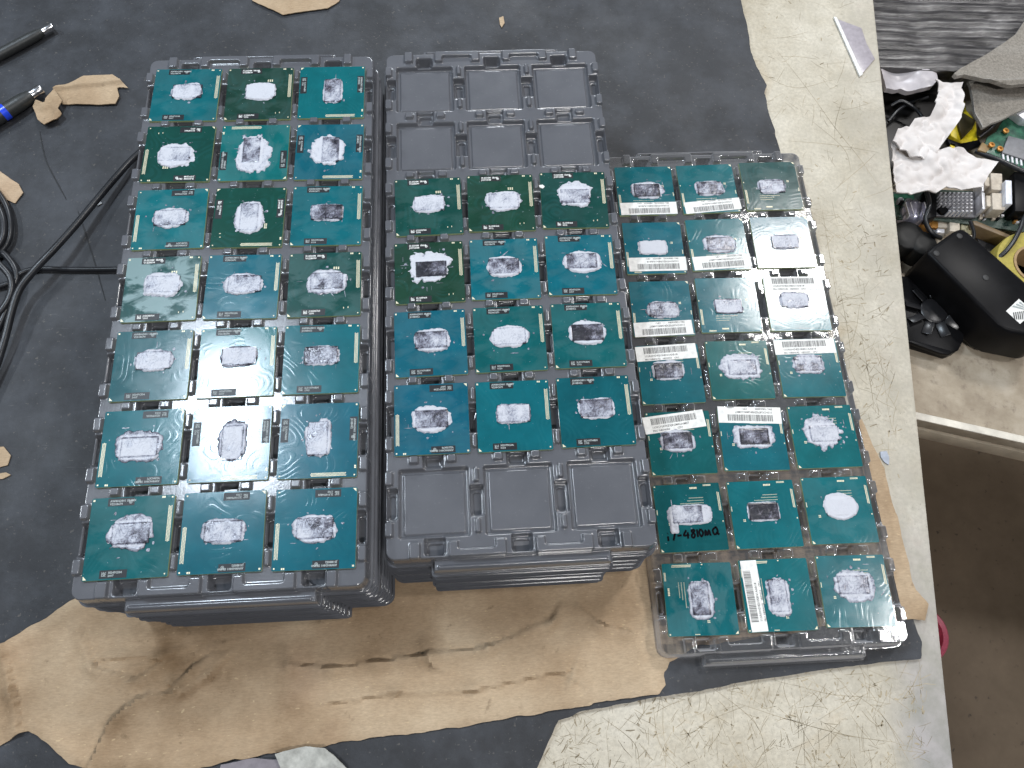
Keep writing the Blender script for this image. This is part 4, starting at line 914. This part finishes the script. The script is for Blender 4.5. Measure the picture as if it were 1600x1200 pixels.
MB().lathe([(2.4, -6), (5.2, -4), (6, 0), (5.2, 4), (2.4, 6)], 20).build('winding', cop, tr_, True)
for k, (u, v, r, lab) in enumerate([(1420, 368, 14, 'black round component cap against the bench edge'), (1442, 380, 12, 'smaller black round component cap nearer the black adapter')]):
    P = at(u, v, -112); o = MB().lathe([(r, -18), (r, 0), (r * .9, 1.5), (r * .3, 1.8)], 26).build('round_component', flat('black_cap_%d' % k, (.014, .014, .014), .5, 0, .3), None, True, loc=(P[0], P[1], -112)); tag(o, lab, 'component', 'black round components')
misc = root_at('connector_strip', 1480, 352, -122, 'jumble strip of brown and beige connectors behind the black adapter', 'connectors')
for (u0, v0, u1, v1, mt) in [(1452,345,1466,356,cop),(1466,344,1482,356,beige),(1484,344,1500,362,beige),(1502,344,1518,366,flat('olive_block', (.30, .27, .16), .5)),(1464,357,1476,364,silver),(1500,366,1520,376,beige),(1456,358,1464,370,gbl)]:
    pris('connector', [(u0, v0), (u1, v0 + 1), (u1, v1), (u0, v1 - 1)], -120 + random.uniform(-2, 2), 10, mt, misc, .4)
# dark tray-like box with a brown rim behind the adapter
db = root_at('dark_box', 1570, 380, -128, 'open dark box with a thin brown rim behind the black adapter', 'box')
pris('box_floor', [(1520,350),(1600,372),(1592,400),(1566,412),(1530,380)], -126, 3, flat('dark_box_in', (.02, .018, .02), .5), db, .4)
pris('rim', [(1520,345),(1526,345),(1590,372),(1588,377),(1522,351)], -112, 14, flat('brown_rim', (.16, .11, .06), .5), db, .4)
# olive tape roll with black cable over it
tp = root_at('tape_roll', 1610, 420, -130, 'olive yellow tape roll at the right edge behind the black adapter', 'tape roll')
P = at(1618, 414, -104); Lp = tp.location / MM
MB().lathe([(18, 1), (18, 26), (31, 26), (31.6, 25), (31.6, 1)], 48).build('tape', flat('olive_tape', (.36, .30, .06), .35), tp, True, loc=(P[0] - Lp.x, P[1] - Lp.y, 0))
MB().lathe([(16, .5), (16, 27), (18, 27), (18.05, .5)], 40).build('core', flat('card_core', (.33, .22, .11), .7), tp, True, loc=(P[0] - Lp.x, P[1] - Lp.y, 0))
Pc = [Vector((*at(u, v, z), z)) for u, v, z in [(1552,406,-108),(1566,398,-104),(1582,380,-101),(1594,358,-101),(1604,335,-103),(1640,300,-110)]]
o = tube(spline(Pc, 8), 1.9, 10).build('black_wire', MT['cable'], None, True); tag(o, 'black wire arching over the tape roll at the right edge', 'cable')
for P_, rad_, lab_ in [([(1392,165,-108),(1410,158,-104),(1432,172,-106),(1446,190,-108),(1470,215,-114)], 1.6, 'thin black wire curling in the dark bin'),
        ([(1388,190,-110),(1404,172,-107),(1424,160,-108),(1450,152,-110)], 1.4, 'black wire crossing the dark bin near the film fold'),
        ([(1448,300,-104),(1452,320,-100),(1446,345,-104),(1458,366,-108),(1470,372,-112)], 2.0, 'black wire dropping from the heatsink board'),
        ([(1530,214,-106),(1548,200,-100),(1562,184,-98),(1580,170,-96)], 1.5, 'dark wire beside the green circuit board'),
        ([(1524,236,-104),(1560,250,-100),(1600,268,-98),(1640,280,-98)], 2.2, 'thick dark cable between the two circuit boards'),
        ([(1516,346,-112),(1522,366,-110),(1518,386,-110),(1530,400,-114)], 1.5, 'dark wire looping behind the adapter')]:
    o = tube(spline([Vector((*at(u, v, z), z)) for u, v, z in P_], 8), rad_, 8).build('black_wire', MT['cable'], None, True); tag(o, lab_, 'cable', 'loose wires among the scrap')
# blower fan
fn = root_at('blower_fan', 1462, 500, ZS, 'square black blower fan under the bench edge, in front of the adapter', 'fan')
pris('housing', [(1400,430),(1500,440),(1509,500),(1506,532),(1498,547),(1484,553),(1400,528)], -118, 11, MT['black'], fn, 1.2)
pris('rim', [(1418,533),(1426,531),(1486,548),(1484,554),(1470,552)], -115, 4, MT['black'], fn, .5)
P = at(1459, 486, -116); Lf = fn.location / MM
MB().lathe([(11, 0), (11, 2.6), (9.5, 3.6), (0.5, 3.8)], 30).build('hub', flat('fan_hub', (.016, .016, .018), .35), fn, True, loc=(P[0] - Lf.x, P[1] - Lf.y, -118 - Lf.z))
bl = MB()
for k in range(9):
    a = 2 * math.pi * k / 9
    M = Matrix.Rotation(a, 4, 'Z') @ Matrix.Translation((17, 0, 2.2)) @ Matrix.Rotation(.5, 4, 'X')
    bb_ = MB().box(-6, 6, -3.6, 3.6, -.4, .4, M).build('blade', flat('fan_blade', (.02, .02, .022), .28) if k == 0 else bpy.data.materials['fan_blade'], fn, bevel=.3, loc=(P[0] - Lf.x, P[1] - Lf.y, -118 - Lf.z))
# black adapter box with a label
ad = root_at('power_adapter', 1530, 440, ZS, 'black power adapter box with a small white label, lying across the fan', 'adapter')
pris('case', [(1447,394),(1458,384),(1492,360),(1503,355),(1514,362),(1560,402),(1610,446),(1668,492),(1662,520),(1640,530),(1600,522),(1580,518),(1560,508),(1520,468)], -84, 40, MT['black'], ad, 3.0)
for u, v in ((1463, 396), (1499, 369), (1540, 434)):
    P = at(u, v, -84); La = ad.location / MM
    MB().lathe([(2.4, 0), (2.4, .4), (2.0, .7)], 18).build('rubber_foot', flat('rubber_foot', (.035, .035, .036), .6) if u == 1463 else bpy.data.materials['rubber_foot'], ad, True, loc=(P[0] - La.x, P[1] - La.y, -84 - La.z))
lb = pris('paper_label', [(1572,486),(1592,467),(1615,487),(1594,506)], -83.7, .3, MT['sticker'], ad, 0)
for k in range(7):
    u0 = 1583 + k * 3.2
    q_ = pris('label_bar', [(u0, 488 - k * .4), (u0 + 1.6, 488 - k * .4), (u0 + 3.5, 499), (u0 + 1.9, 499)], -83.45, .1, MT['bar'], None, 0); q_.parent = lb; q_.matrix_parent_inverse = Matrix.Translation(-Vector(ad.location))
for k in range(3):
    q_ = pris('label_line', [(1582 + k * 5, 479 - k * 3), (1584 + k * 5, 477 - k * 3), (1600, 482 - k * 3), (1600, 484 - k * 3)], -83.45, .1, MT['print_dim'], None, 0); q_.parent = lb; q_.matrix_parent_inverse = Matrix.Translation(-Vector(ad.location))
